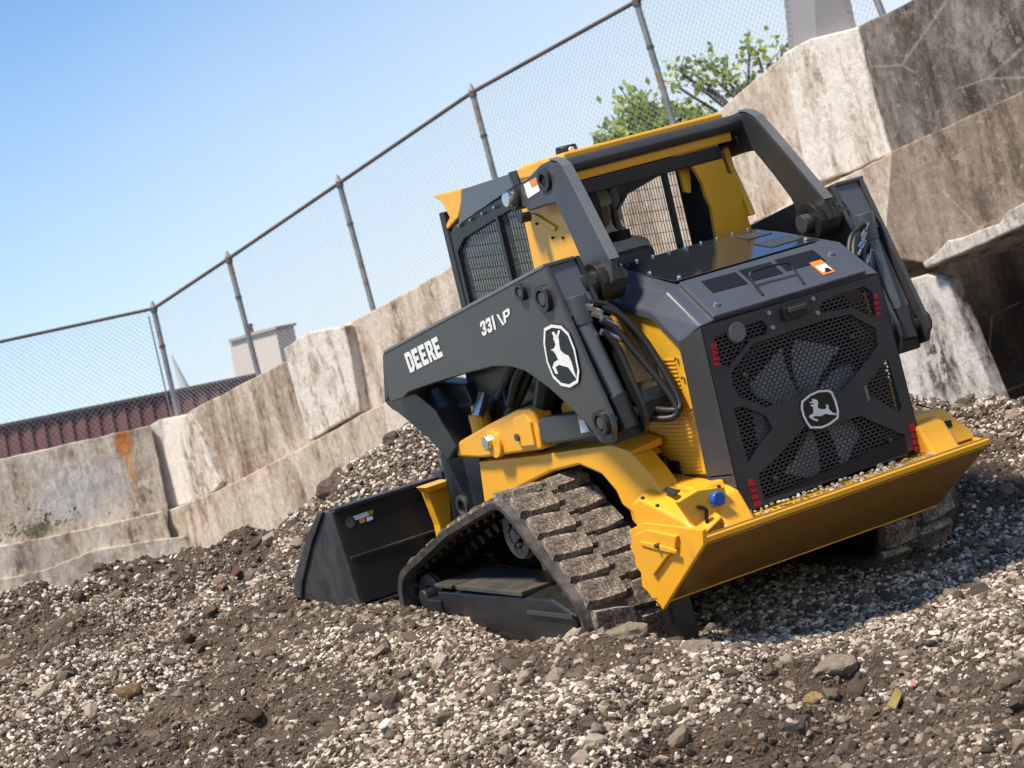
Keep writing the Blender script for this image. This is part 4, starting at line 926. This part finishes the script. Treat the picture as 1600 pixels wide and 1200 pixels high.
# calmer right beside the machine, where the ground was packed by the tracks
near = np.clip((np.hypot((GX) / 1.35, (GY - 1.5) / 2.0) - .8) / .7, .25, 1)
Z = Hh + rough * near
Z -= .30 * np.clip(np.array([nz(x, y, 1.5, 31.7) for x, y in zip(GX, GY)]) - .16, 0, None) * near
# edges fall away into the lower ground
edge = np.clip(np.maximum.reduce([-4.6 - GX, GX - 5.4, -3.0 - GY, GY - 8.2]), 0, None); Z -= edge * 1.6
dens = np.array([nz(x, y, .75, 21.3) * .9 + nz(x, y, 2.2, 4.4) * .6 + nz(x, y, 6, 9.4) * .35 for x, y in zip(GX, GY)])
for (cx, cy, rr_, am) in ((-2.0, 1.9, .38, .8), (-1.75, 1.35, .30, .6), (-1.45, 3.2, .25, .7), (-2.75, .9, .3, .5), (-.5, -.3, .3, .4), (-1.0, -1.6, .35, .35)):
    dens -= am * np.exp(-((GX - cx) ** 2 + (GY - cy) ** 2) / rr_ ** 2)
me = bpy.data.meshes.new('gravel_heap')
vs = np.stack([GX, GY, Z], 1)
ii = np.arange(nx * ny).reshape(ny, nx); q = np.stack([ii[:-1, :-1], ii[:-1, 1:], ii[1:, 1:], ii[1:, :-1]], -1).reshape(-1, 4)
me.vertices.add(len(vs)); me.vertices.foreach_set('co', vs.ravel()); me.loops.add(q.size); me.loops.foreach_set('vertex_index', q.ravel().astype(np.int32))
me.polygons.add(len(q)); me.polygons.foreach_set('loop_start', np.arange(0, q.size, 4, dtype=np.int32)); me.polygons.foreach_set('loop_total', np.full(len(q), 4, np.int32)) if False else None
me.update(calc_edges=True); me.validate()
me.polygons.foreach_set('use_smooth', [True] * len(me.polygons))
at_ = me.attributes.new('dens', 'FLOAT', 'POINT'); at_.data.foreach_set('value', np.clip(.80 + dens * 2.8, .08, 1).astype(np.float32))
t = NT('brown_dirt')
a = t.noise(3, 8, .7); b = t.noise(26, 8, .75); c_ = t.voro(70)
col = t.ramp(t.math('ADD', t.math('MULTIPLY', a, .5), t.math('MULTIPLY', b, .5)), [(.34, (.038, .025, .015)), (.5, (.095, .065, .041)), (.64, (.18, .132, .09))])
pale = t.ramp(t.math('ADD', t.math('MULTIPLY', c_, .7), t.math('MULTIPLY', t.noise(35, 3), .6)), [(.30, 1), (.40, 0)])
t.col(t.mix(t.math('MULTIPLY', pale, .35), col, (.36, .31, .26))); t.set(Roughness=.95)
t.bump(t.math('ADD', b, t.math('MULTIPLY', c_, -.6)), 1.0, .03)
me.materials.append(t.m); DIRT = t.m
heap = bpy.data.objects.new('gravel_heap', me); COL.objects.link(heap); heap.matrix_world = M2W; heap['kind'] = 'structure'
# wide base ground
m = MB().add([(-400, -60, -1.9), (400, -60, -1.9), (400, 900, -1.9), (-400, 900, -1.9)], [(0, 1, 2, 3)])
g_ = m.build('ground', DIRT, None, kind='structure')

# stones, by geometry nodes
def stonemat(name, stops):
    t = NT(name); oi = t.n('ShaderNodeObjectInfo'); c = t.ramp(oi.outputs['Random'], stops)
    nzc = t.ramp(t.noise(9, 4, .7), [(.3, .62), (.7, 1.0)]); t.col(t.mix(1.0, c, nzc, 'MULTIPLY')); t.set(Roughness=.88); return t.m
ST1 = stonemat('mixed_gravel', [(0, (.05, .034, .022)), (.16, (.13, .096, .068)), (.36, (.27, .212, .155)), (.58, (.44, .365, .285)), (.80, (.64, .56, .465)), (.95, (.80, .745, .66)), (1.0, (.30, .16, .08))])
ST2 = stonemat('dirt_clods', [(0, (.05, .035, .023)), (.4, (.11, .08, .056)), (.75, (.20, .152, .11)), (1, (.38, .31, .24))])
def scatter(name, layers, label):
    me2 = me.copy(); me2.materials.clear(); o = bpy.data.objects.new(name, me2); COL.objects.link(o); o.matrix_world = M2W
    ng = bpy.data.node_groups.new(name, 'GeometryNodeTree'); ng.interface.new_socket('Geometry', in_out='INPUT', socket_type='NodeSocketGeometry'); ng.interface.new_socket('Geometry', in_out='OUTPUT', socket_type='NodeSocketGeometry')
    N = ng.nodes; Lk = ng.links.new; gi = N.new('NodeGroupInput'); go = N.new('NodeGroupOutput'); jn = N.new('GeometryNodeJoinGeometry'); Lk(jn.outputs[0], go.inputs[0])
    at = N.new('GeometryNodeInputNamedAttribute'); at.data_type = 'FLOAT'; at.inputs[0].default_value = 'dens'
    # keep faces inside the wedge that the photograph can see
    for li, (dn, smin, smax, mat, useD, sub, sink) in enumerate(layers):
        var = N.new('GeometryNodeGeometryToInstance')
        for v in range(4):
            ic = N.new('GeometryNodeMeshIcoSphere'); ic.inputs['Radius'].default_value = 1; ic.inputs['Subdivisions'].default_value = sub
            tx = N.new('ShaderNodeTexNoise'); tx.inputs['Scale'].default_value = .9; tx.inputs['Detail'].default_value = 2
            ps = N.new('GeometryNodeInputPosition'); ad = N.new('ShaderNodeVectorMath'); ad.operation = 'ADD'; ad.inputs[1].default_value = (v * 7.3 + li * 3.1, v * 3.7, v * 5.1)
            Lk(ps.outputs[0], ad.inputs[0]); Lk(ad.outputs[0], tx.inputs[0])
            sb = N.new('ShaderNodeVectorMath'); sb.operation = 'SUBTRACT'; Lk(tx.outputs['Color'], sb.inputs[0]); sb.inputs[1].default_value = (.5, .5, .5)
            sc = N.new('ShaderNodeVectorMath'); sc.operation = 'SCALE'; Lk(sb.outputs[0], sc.inputs[0]); sc.inputs['Scale'].default_value = 1.6
            sp = N.new('GeometryNodeSetPosition'); Lk(ic.outputs[0], sp.inputs[0]); Lk(sc.outputs[0], sp.inputs['Offset'])
            tr = N.new('GeometryNodeTransform'); Lk(sp.outputs[0], tr.inputs[0]); tr.inputs['Scale'].default_value = [(1, .8, .6), (1.2, .75, .55), (.9, .9, .75), (1.1, .6, .6)][v]
            sm = N.new('GeometryNodeSetMaterial'); Lk(tr.outputs[0], sm.inputs[0]); sm.inputs['Material'].default_value = mat
            Lk(sm.outputs[0], var.inputs[0])
        dp = N.new('GeometryNodeDistributePointsOnFaces'); Lk(gi.outputs[0], dp.inputs[0]); dp.inputs['Seed'].default_value = li * 11 + 3
        ml = N.new('ShaderNodeMath'); ml.operation = 'MULTIPLY'; ml.inputs[1].default_value = dn
        if useD: Lk(at.outputs[0], ml.inputs[0])
        else: ml.inputs[0].default_value = 1
        # view wedge + distance attribute
        av = N.new('GeometryNodeInputNamedAttribute'); av.data_type = 'FLOAT'; av.inputs[0].default_value = 'zone'
        m3 = N.new('ShaderNodeMath'); m3.operation = 'MULTIPLY'; Lk(ml.outputs[0], m3.inputs[0]); Lk(av.outputs[0], m3.inputs[1]); Lk(m3.outputs[0], dp.inputs['Density'])
        ip = N.new('GeometryNodeInstanceOnPoints'); Lk(dp.outputs[0], ip.inputs[0]); Lk(var.outputs[0], ip.inputs['Instance']); ip.inputs['Pick Instance'].default_value = True
        rr = N.new('FunctionNodeRandomValue'); rr.data_type = 'FLOAT_VECTOR'; rr.inputs[0].default_value = (-.7, -.7, 0); rr.inputs[1].default_value = (.7, .7, 6.28); rr.inputs['Seed'].default_value = li + 5; Lk(rr.outputs[0], ip.inputs['Rotation'])
        r1 = N.new('FunctionNodeRandomValue'); r1.inputs[2].default_value = 0; r1.inputs[3].default_value = 1; r1.inputs['Seed'].default_value = li + 51
        pw = N.new('ShaderNodeMath'); pw.operation = 'POWER'; Lk(r1.outputs[1], pw.inputs[0]); pw.inputs[1].default_value = 2.6
        mr = N.new('ShaderNodeMapRange'); Lk(pw.outputs[0], mr.inputs[0]); mr.inputs[3].default_value = smin; mr.inputs[4].default_value = smax; Lk(mr.outputs[0], ip.inputs['Scale'])
        Lk(ip.outputs[0], jn.inputs[0])
    md = o.modifiers.new('scatter', 'NODES'); md.node_group = ng
    o['kind'] = 'stuff'; top(o, label, 'gravel'); return o
# zone: inside the view wedge, thinned with distance
Pw = np.c_[vs, np.ones(len(vs))] @ np.array(M2W).T
rel = Pw[:, :3] - np.array(WP); dz_ = rel @ np.array(WD); ux = 800 + F * (rel @ np.array(WR)) / dz_; uy = 600 - F * (rel @ np.array(WU)) / dz_
zone = ((dz_ > 4) & (ux > -260) & (ux < 1860) & (uy > 500) & (uy < 1420)).astype(np.float32) * np.clip(1.15 - (dz_ - 9) / 16, .45, 1)
az = me.attributes.new('zone', 'FLOAT', 'POINT'); az.data.foreach_set('value', zone.astype(np.float32))
scatter('gravel', [(3600, .0070, .023, ST1, True, 1, 0), (1500, .004, .009, ST2, False, 1, 0), (700, .008, .026, ST2, False, 1, 0), (36, .022, .055, ST2, False, 2, 0)], 'loose pale and brown gravel mixed with dirt covering the whole heap')

# single bigger stones and litter
def ground_hit(px, py):
    v = ray(px, py, MR, MU, MD); best = None
    for k in range(600):
        t_ = 8 + k * .02; p = MP + v * t_
        ix = int(round((p.x + 5.6) / .04)); iy = int(round((p.y + 3.8) / .04))
        if 0 <= ix < nx and 0 <= iy < ny and p.z < Z[iy * nx + ix]: return p
    return MP + v * 12
def rock(name, px, py, r, mat, label, seed, flat_=.75):
    p = ground_hit(px, py); m = MB(); rn = random.Random(seed); bm = bmesh.new(); bmesh.ops.create_icosphere(bm, subdivisions=3, radius=1)
    o_ = seed * 3.3; vv = []
    for v in bm.verts:
        k = 1 + .35 * noise.noise(v.co * 1.1 + V((o_, o_, 0))) + .12 * noise.noise(v.co * 3.5 + V((o_, 0, o_))); vv.append((v.co.x * r * k * 1.15, v.co.y * r * k, v.co.z * r * k * flat_))
    m.add(vv, [tuple(v.index for v in f.verts) for f in bm.faces]); bm.free()
    o = m.build(name, mat); mt = M2W.copy(); mt.translation = M2W @ p; o.matrix_world = mt
    return top(o, label, 'stone', 'larger stones lying on the gravel heap')
def rmat(name, a, b):
    t = NT(name); t.col(t.ramp(t.noise(22, 6, .75), [(.35, a), (.62, b)])); t.set(Roughness=.9); t.bump(t.noise(40, 6, .8), .9, .02); return t.m
RK1 = rmat('reddish_brown_rock', (.07, .045, .035), (.20, .14, .11)); RK2 = rmat('dark_rock', (.03, .025, .02), (.11, .09, .072)); RK3 = rmat('ochre_rock', (.20, .12, .04), (.42, .30, .13)); RK4 = rmat('tan_rock', (.16, .125, .09), (.34, .28, .215))
rock('boulder', 522, 762, .085, RK1, 'reddish brown boulder on the heap crest, up and left of the black bucket', 1)
rock('stone', 200, 1085, .065, rmat('rusty_rock', (.07, .04, .02), (.24, .15, .07)), 'rusty brown stone low in the left of the heap', 2)
rock('stone', 168, 1164, .045, RK2, 'small black stone near the bottom left corner of the heap', 3)
rock('stone', 1272, 1094, .036, RK3, 'ochre yellow stone in front of the rear bumper shadow', 4)
rock('stone', 1240, 1135, .050, RK2, 'dark grey stone just below the ochre stone', 5)
rock('stone', 1090, 1015, .060, RK4, 'tan lump of dirt right beside the black tow post', 6, .6)
rock('stone', 605, 1133, .030, flat('pale_rock', (.62, .58, .52), .85), 'round almost white stone at the bottom centre of the heap', 7)
rock('stone', 1306, 1042, .075, RK4, 'broad tan grey stone above the ochre stone', 8, .5)
rock('stone', 980, 990, .070, RK4, 'brown clod of dirt behind the left track end', 9, .6)
def litter(name, pts, mat, label, cat, th=.006):
    P = [ground_hit(*q) + V((0, 0, .018)) for q in pts]; m = MB().prism(P, (0, 0, th)); o = m.build(name, mat); o.matrix_world = M2W; return top(o, label, cat)
litter('plastic_strip', [(342, 922), (349, 926), (378, 896), (369, 888), (362, 893), (366, 899)], flat('faded_red_plastic', (.22, .10, .085), .6), 'faded red strip of plastic lying on gravel left of the bucket', 'litter')
litter('plastic_scrap', [(1388, 1112), (1402, 1117), (1412, 1092), (1402, 1084)], flat('yellow_plastic', (.26, .20, .06), .6), 'yellow scrap of plastic on the gravel at lower right', 'litter')
litter('plastic_bit', [(1424, 1074), (1432, 1072), (1434, 1080), (1426, 1082)], flat('pink_plastic', (.40, .14, .17), .6), 'tiny pink bit of plastic beside the yellow scrap', 'litter')

# ------------------------------------------------------------------ retaining wall
vp = ray(-2827, 2352, WR, WU, WD); hd = V((vp.x, vp.y, 0)).normalized(); nR = V((hd.y, -hd.x, 0)); 
if nR.dot(WP - Wd(738, 400, 36)) < 0: nR = -nR
P0 = Wd(738, 400, 36)
def RW(px, py, off=0): return Wpl(px, py, P0 + nR * off, nR)
CN = RW(262, 655)
hL = V((-1, -.22, 0)).normalized(); nL = V((hL.y, -hL.x, 0))
if nL.dot(WP - CN) < 0: nL = -nL
def LW(px, py, off=0): return Wpl(px, py, CN + nL * off, nL)
wall = empty('retaining_wall', Matrix.Translation(CN))
top(wall, 'long weathered concrete retaining wall with pilasters behind the heap, below the chain link fence', 'wall')
wi_ = Matrix.Translation(CN).inverted()
def wprism(name, pts, fn, off, th, mat, parent=None, bev=.02, sub=True, label=None, nrm=None):
    rj = random.Random(len(pts) * 7 + int(pts[0][0])); Q = []
    for (a, b), (c, d) in zip(pts, pts[1:] + pts[:1]):
        k = max(1, int(math.hypot(c - a, d - b) / 14)); 
        for i in range(k):
            j = .8 if i else .4; Q.append((a + (c - a) * i / k + rj.uniform(-j, j), b + (d - b) * i / k + rj.uniform(-j, j)))
    P = [fn(a, b, off) for a, b in Q]; nn = nR if fn is RW else nL
    m = MB().prism([wi_ @ p for p in P], -nn * th)
    return m.build(name, mat, parent or wall, bev, label=label)
def wl(px, py): return tuple(wi_ @ LW(px, py))
CLF = concrete('left_panel_concrete', (.17, .125, .085), (.40, .32, .24), (.64, .57, .485), .40, .58, 7, 1.0,
    [(wl(112, 768), (.75, 1.5, .58), (.62, .58, .53), .95), (wl(170, 745), (.35, 1.5, .45), (.60, .55, .50), .8), (wl(192, 690), (.14, 1.5, .30), (.62, .20, .03), .95), (wl(205, 735), (.07, 1.5, .45), (.60, .33, .13), .8), (wl(60, 830), (.3, 1.5, .15), (.10, .12, .05), .8)])
wprism('wall_panel', [(-80, 736), (0, 717), (120, 690), (236, 664), (262, 790), (262, 830), (80, 862), (-80, 892)], LW, 0, .6, CLF)
wprism('lower_tier', [(-80, 868), (0, 853), (80, 838), (255, 798), (300, 960), (200, 1000), (-80, 1060)], LW, .12, .9, CLF)
wprism('footing', [(-80, 925), (0, 905), (70, 890), (150, 858), (300, 835), (330, 960), (-80, 1100)], LW, .20, .9, CLF)
wprism('pilaster', [(229, 668), (247, 656), (292, 648), (318, 690), (345, 755), (326, 776), (254, 799), (244, 748)], RW, .10, .6, CWH)
wprism('wall_panel', [(270, 660), (300, 640), (395, 591), (455, 560), (500, 700), (330, 800), (270, 800)], RW, 0, .8, CBR)
wprism('pilaster', [(443, 545), (480, 520), (538, 509), (550, 570), (563, 644), (517, 668), (483, 690), (462, 620)], RW, .18, .6, CPL)
wprism('wall_panel', [(520, 520), (540, 507), (610, 470), (700, 419), (960, 272), (1110, 183), (1222, 86), (1240, 78), (1320, 290), (1000, 470), (580, 665)], RW, 0, .8, CTN)
wprism('lower_tier', [(240, 806), (254, 800), (330, 771), (484, 693), (563, 648), (700, 580), (1000, 432), (1400, 236), (1398, 410), (1340, 500), (1000, 900), (500, 1000), (230, 960)], RW, .26, 1.2, CTN)
wprism('pilaster', [(1222, 84), (1265, 61), (1340, 42), (1366, 150), (1393, 240), (1330, 268), (1262, 290), (1246, 200)], RW, .16, .6, CWH)
wprism('wall_panel', [(1325, 48), (1400, 13), (1640, -112), (1700, -140), (1700, 140), (1392, 250), (1370, 220)], RW, .12, .9, CDK)
wprism('lower_tier', [(1392, 237), (1600, 141), (1700, 95), (1700, 300), (1600, 345), (1560, 360), (1530, 378), (1500, 385), (1470, 404), (1448, 412), (1380, 400)], RW, .28, 3.4, CBD)
wprism('broken_edge', [(1440, 412), (1462, 396), (1480, 376), (1500, 372), (1530, 360), (1560, 350), (1574, 330), (1600, 316), (1700, 270), (1700, 310), (1600, 352), (1520, 388), (1446, 420)], RW, .36, 2.4, CBT)
wprism('buttress', [(1290, 470), (1448, 428), (1480, 440), (1558, 628), (1580, 720), (1380, 720)], RW, .2, .25, CBT)
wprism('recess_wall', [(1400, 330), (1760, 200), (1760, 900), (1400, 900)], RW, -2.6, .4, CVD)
# tapered grey column standing on the wall
P = [RW(1222, -60, .3), RW(1316, -60, .3), RW(1338, 36, .3), RW(1262, 60, .3), RW(1233, 70, .3)]
colm = MB().loft([RW(1216, -80, -.15), RW(1268, -80, .08), RW(1312, -80, -.15), RW(1268, -80, -.7)], [RW(1233, 84, -.15), RW(1276, 68, .08), RW(1340, 50, -.15), RW(1290, 66, -.7)])
top(colm.build('steel_column', flat('pale_grey_steel_paint', (.27, .26, .265), .6), None, .01), 'pale grey tapered column standing on top of the wall at the upper right', 'column')
# utility box on the wall
b0 = [RW(626, 672, .62), RW(648, 664, .62), RW(655, 690, .62), RW(632, 700, .62)]
ub = MB().prism(b0, -nR * .2).build('utility_box', flat('pale_blue_grey_paint', (.50, .56, .58), .5), None, .01)
top(ub, 'small pale blue grey box on the wall above the gravel beside the lift arm', 'utility box')
p = RW(638, 681, .64); o = MB().cyl(p, p - nR * .03, .022, n=10).build('knob', INK, ub)

# ------------------------------------------------------------------ fence
fence = empty('chain_link_fence', Matrix.Translation(CN))
top(fence, 'tall galvanised chain link fence running along the top of the retaining wall', 'fence')
def fmat(): 
    t = NT('galvanised_post'); t.col(t.ramp(t.noise(2.2, 5, .6, (1, 1, 1)), [(.44, (.17, .18, .185)), (.56, (.24, .25, .255)), (.66, (.22, .12, .055))])); t.set(Roughness=.55, Metallic=.3); return t.m
POST = fmat()
t = NT('rusty_rail'); t.col(t.ramp(t.noise(3, 5), [(.4, (.075, .066, .058)), (.6, (.12, .085, .062))])); t.set(Roughness=.7); RAIL = t.m
WIRE = flat('galvanised_wire', (.30, .32, .34), .5, .2)
FO = -.10
posts = [((240, 482), (279, 652)), ((357, 404), (405, 588)), ((530, 286), (585, 490)), ((738, 144), (800, 380)), ((994, 2), (1062, 225)), ((1300, -178), (1382, 30))]
tops = []; bots = []
for (a, b) in posts:
    pa, pb = RW(*a, FO), RW(*b, FO); tops.append(pa); bots.append(pb)
    up = (pa - pb).normalized()
    o = MB().cyl(wi_ @ (pb - up * .25), wi_ @ (pa + up * .02), .042, n=12).build('fence_post', POST, fence, smooth=50)
    MB().cyl(wi_ @ (pa + up * .02), wi_ @ (pa + up * .12), .050, .012, n=12).build('post_cap', POST, o, smooth=50)
    MB().cyl(wi_ @ (pa - up * .06), wi_ @ (pa + up * .0), .056, n=12).build('rail_clamp', RAIL, o)
    MB().cyl(wi_ @ (pa - up * .62), wi_ @ (pa - up * .58), .050, n=12).build('tension_band', RAIL, o)
for a, b in zip(tops[:-1], tops[1:]): MB().cyl(wi_ @ a, wi_ @ b, .027, n=10).build('top_rail', RAIL, fence, smooth=50)
Lt = LW(-120, 560, FO); Lt2 = LW(238, 487, FO); Lb = LW(-120, 745, FO)
MB().cyl(wi_ @ Lt, wi_ @ tops[0], .027, n=10).build('top_rail', RAIL, fence, smooth=50)
def chain(A, B, C, D, cell=.060, r=.0021):
    # A top-left, B top-right, C bottom-right, D bottom-left : two families of diagonal wires
    m = MB(); w_ = (B - A).length; h_ = ((D - A).length + (C - B).length) / 2
    def pt(u, v): return A.lerp(B, u / w_).lerp(D.lerp(C, u / w_), v / h_)
    st = cell * 1.414; k = -int(h_ / st) - 1
    while k * st < w_:
        for sg_ in (1, -1):
            u0 = k * st; u1 = u0 + h_
            va, vb = (0, h_)
            ua, ub = (u0, u1)
            if ua < 0: va = -ua; ua = 0
            if ub > w_: vb = h_ - (ub - w_); ub = w_
            if ub > ua + .02:
                p, q_ = (pt(ua, va), pt(ub, vb)) if sg_ > 0 else (pt(ua, h_ - va), pt(ub, h_ - vb))
                m.cyl(wi_ @ p, wi_ @ q_, r, n=3)
        k += 1
    return m
for i in range(len(posts) - 1):
    chain(tops[i], tops[i + 1], bots[i + 1] , bots[i]).build('chain_link_mesh', WIRE, fence, kind='stuff')
chain(Lt, tops[0], bots[0], Lb).build('chain_link_mesh', WIRE, fence, kind='stuff')
u_ = (bots[0] - tops[0]).normalized()
MB().cyl(wi_ @ (tops[0] - hd * -.0 + V((-.10, -.02, 0)) + u_ * .1), wi_ @ (bots[0] + V((-.10, -.02, 0))), .012, n=8).build('tension_bar', POST, fence)

# ------------------------------------------------------------------ background buildings and trees
D = 70
red = empty('corrugated_building', Matrix.Translation(Wd(200, 640, D)))
top(red, 'long maroon corrugated metal building behind the left part of the fence', 'building')
ri = red.matrix_world.inverted() if False else Matrix.Translation(-Wd(200, 640, D))
pn = V((-.62, -.78, 0)).normalized(); q0 = Wd(200, 640, D)
def RB(px, py, off=0): return Wpl(px, py, q0 + pn * off, pn)
t = NT('maroon_metal'); t.col(t.ramp(t.noise(1.5, 5), [(.35, (.09, .034, .033)), (.65, (.14, .055, .05))])); t.set(Roughness=.55); MAR = t.m
MB().prism([ri @ RB(*q) for q in ((-100, 686), (405, 584), (440, 700), (-60, 900))], -pn * 3).build('wall', MAR, red)
MB().prism([ri @ RB(*q) for q in ((-100, 683), (405, 582), (406, 586), (-98, 688))], pn * .2).build('eaves', flat('dark_eaves_metal', (.045, .035, .035), .5), red)
for k in range(26):
    x = -70 + k * 21; y = 689 - (x + 70) * .2035
    a, b, c, d = RB(x, y), RB(x + 17, y - 3.4), RB(x + 17 + 22, y + 110), RB(x + 22, y + 112)
    MB().loft([ri @ a, ri @ b, ri @ c, ri @ d], [ri @ (p + pn * .06 + (V((.04, 0, 0)) if j in (0, 3) else V((-.04, 0, 0)))) for j, p in enumerate((a, b, c, d))]).build('cladding_rib', MAR, red)
# pale block beyond
q0b = Wd(400, 550, 90); pb_ = V((-.70, -.70, 0)).normalized()
def PB(px, py, off=0): return Wpl(px, py, q0b + pb_ * off, pb_)
bt = Matrix.Translation(q0b); bb = empty('stair_tower', bt); top(bb, 'small pale beige rooftop block seen through the fence beside the second post', 'building')
bi = Matrix.Translation(-q0b)
CRM = flat('cream_render', (.62, .56, .50), .8)
A = [PB(393, 521), PB(430, 512), PB(448, 600), PB(410, 620)]; MB().prism([bi @ p for p in A], -pb_ * .8).build('wall', CRM, bb)
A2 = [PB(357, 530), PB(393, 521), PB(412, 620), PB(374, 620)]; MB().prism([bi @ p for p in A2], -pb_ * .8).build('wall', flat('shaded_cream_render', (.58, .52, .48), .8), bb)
MB().prism([bi @ PB(*q, .1) for q in ((356, 531), (394, 519), (431, 510), (431, 514), (394, 524), (357, 535))], -pb_ * .9).build('parapet', flat('grey_coping', (.4, .37, .34), .8), bb)
MB().cyl(bi @ PB(391, 520), bi @ PB(389, 506), .12, n=10).build('roof_vent', DST, bb)
qm = Wd(285, 590, 95); mm = MB().cyl(Wd(268, 556, 95), Wd(292, 615, 95), .03, .20, n=10)
top(mm.build('mast', flat('white_mast_paint', (.55, .57, .58), .6), None), 'thin white mast seen through the fence right of the corner post', 'mast')

t = NT('spring_leaves'); oi = t.noise(1.7, 3); t.col(t.ramp(oi, [(.32, (.09, .15, .02)), (.5, (.25, .34, .05)), (.7, (.48, .52, .12))])); t.set(Roughness=.5)
tr = t.n('ShaderNodeBsdfTranslucent'); tr.inputs[0].default_value = (.36, .48, .07, 1); ad = t.n('ShaderNodeMixShader'); ad.inputs[0].default_value = .35
t.l(t.b.outputs[0], ad.inputs[1]); t.l(tr.outputs[0], ad.inputs[2]); t.l(ad.outputs[0], t.out.inputs[0]); LEAF = t.m
BARK = rmat('bark', (.06, .045, .035), (.14, .11, .085))
def tree(name, base, clumps, label, nleaf, depth, lsize):
    rt = empty(name, Matrix.Translation(Wd(base[0], base[1], depth))); inv = Matrix.Translation(-Wd(base[0], base[1], depth)); rn = random.Random(len(label)); top(rt, label, 'tree', 'trees behind the fence')
    m = MB(); b = Wd(base[0], base[1], depth); ml = MB()
    hub = Wd(base[0] - 5, base[1] - 30, depth)
    m.cyl(inv @ (b - V((0, 0, 3))), inv @ hub, .10, .07, 10)
    for (px, py, r_, dd) in clumps:
        c = Wd(px, py, depth + dd); mid = hub.lerp(c, .5) + V((rn.uniform(-.1, .1), 0, rn.uniform(-.05, .15)))
        m.tube([inv @ hub, inv @ mid, inv @ c], .022, 6, 4)
        for k in range(3): m.tube([inv @ c, inv @ (c + V([rn.gauss(0, .5) for _ in range(3)]) * r_)], .008, 5, 1)
        for k in range(int(nleaf * r_ * r_ / .16)):
            o = V([rn.gauss(0, .5) for _ in range(3)]) * r_; p = inv @ (c + o); s_ = lsize * rn.uniform(.6, 1.3)
            d = V([rn.gauss(0, 1) for _ in range(3)]).normalized(); e = d.orthogonal().normalized(); f = d.cross(e); e2 = e * math.cos(k) + f * math.sin(k); f2 = d.cross(e2)
            ml.add([p, p + e2 * s_ * .5 + f2 * s_ * .3, p + e2 * s_, p + e2 * s_ * .5 - f2 * s_ * .3], [(0, 1, 2), (0, 2, 3)])
    m.build('trunk', BARK, rt, smooth=60); ml.build('crown', LEAF, rt)
tree('tree', (1035, 260), [(945, 222, .22, 0), (975, 205, .30, .3), (1000, 180, .34, 0), (1018, 200, .36, -.3), (1045, 185, .34, .2), (1070, 200, .34, 0), (990, 165, .24, .2), (1085, 178, .26, .3), (1095, 205, .30, 0), (965, 225, .3, 0)],
     'bushy light green tree behind the fence above the cab roof', 300, 39, .12)
tree('tree', (1200, 250), [(1062, 110, .20, 0), (1050, 130, .16, .3), (1085, 115, .24, 0), (1110, 100, .24, .2), (1118, 125, .24, 0), (1140, 115, .18, 0), (1150, 145, .20, .2), (1168, 135, .20, 0), (1185, 90, .22, 0), (1172, 75, .18, .2), (1200, 100, .20, 0), (1212, 118, .18, 0), (1222, 75, .20, 0), (1105, 140, .18, 0), (1180, 128, .14, 0)],
     'sparse leafy tree tops behind the fence left of the grey column', 110, 38, .13)
p = LW(48, 835, .35)
pm = MB(); rn = random.Random(4)
for k in range(170):
    q = p + V((rn.gauss(0, .40), rn.gauss(0, .1), abs(rn.gauss(0, .14)))); s_ = rn.uniform(.03, .08); d = V([rn.gauss(0, 1) for _ in range(3)]).normalized(); e = d.orthogonal(); f = d.cross(e)
    pm.add([q, q + e * s_ * .5 + f * s_ * .2, q + e * s_, q + e * s_ * .5 - f * s_ * .2], [(0, 1, 2), (0, 2, 3)])
top(pm.build('weed_clump', rmat('dull_green_leaves', (.06, .07, .03), (.14, .15, .08))), 'low dull green weeds growing on the wall ledge at the far left', 'plant')
bpy.data.objects['weed_clump']['kind'] = 'stuff'

# ------------------------------------------------------------------ keep the tree of parts three levels deep
for o in list(bpy.data.objects):
    if o.name.split('.')[0] in ('hood_lid', 'service_panel', 'side_window_frame', 'rear_pillar', 'arm_leg', 'cab_roof'): o.parent = root
def depth(o):
    d = 1
    while o.parent: o = o.parent; d += 1
    return d
for o in list(bpy.data.objects):
    while depth(o) > 3: o.parent = o.parent.parent
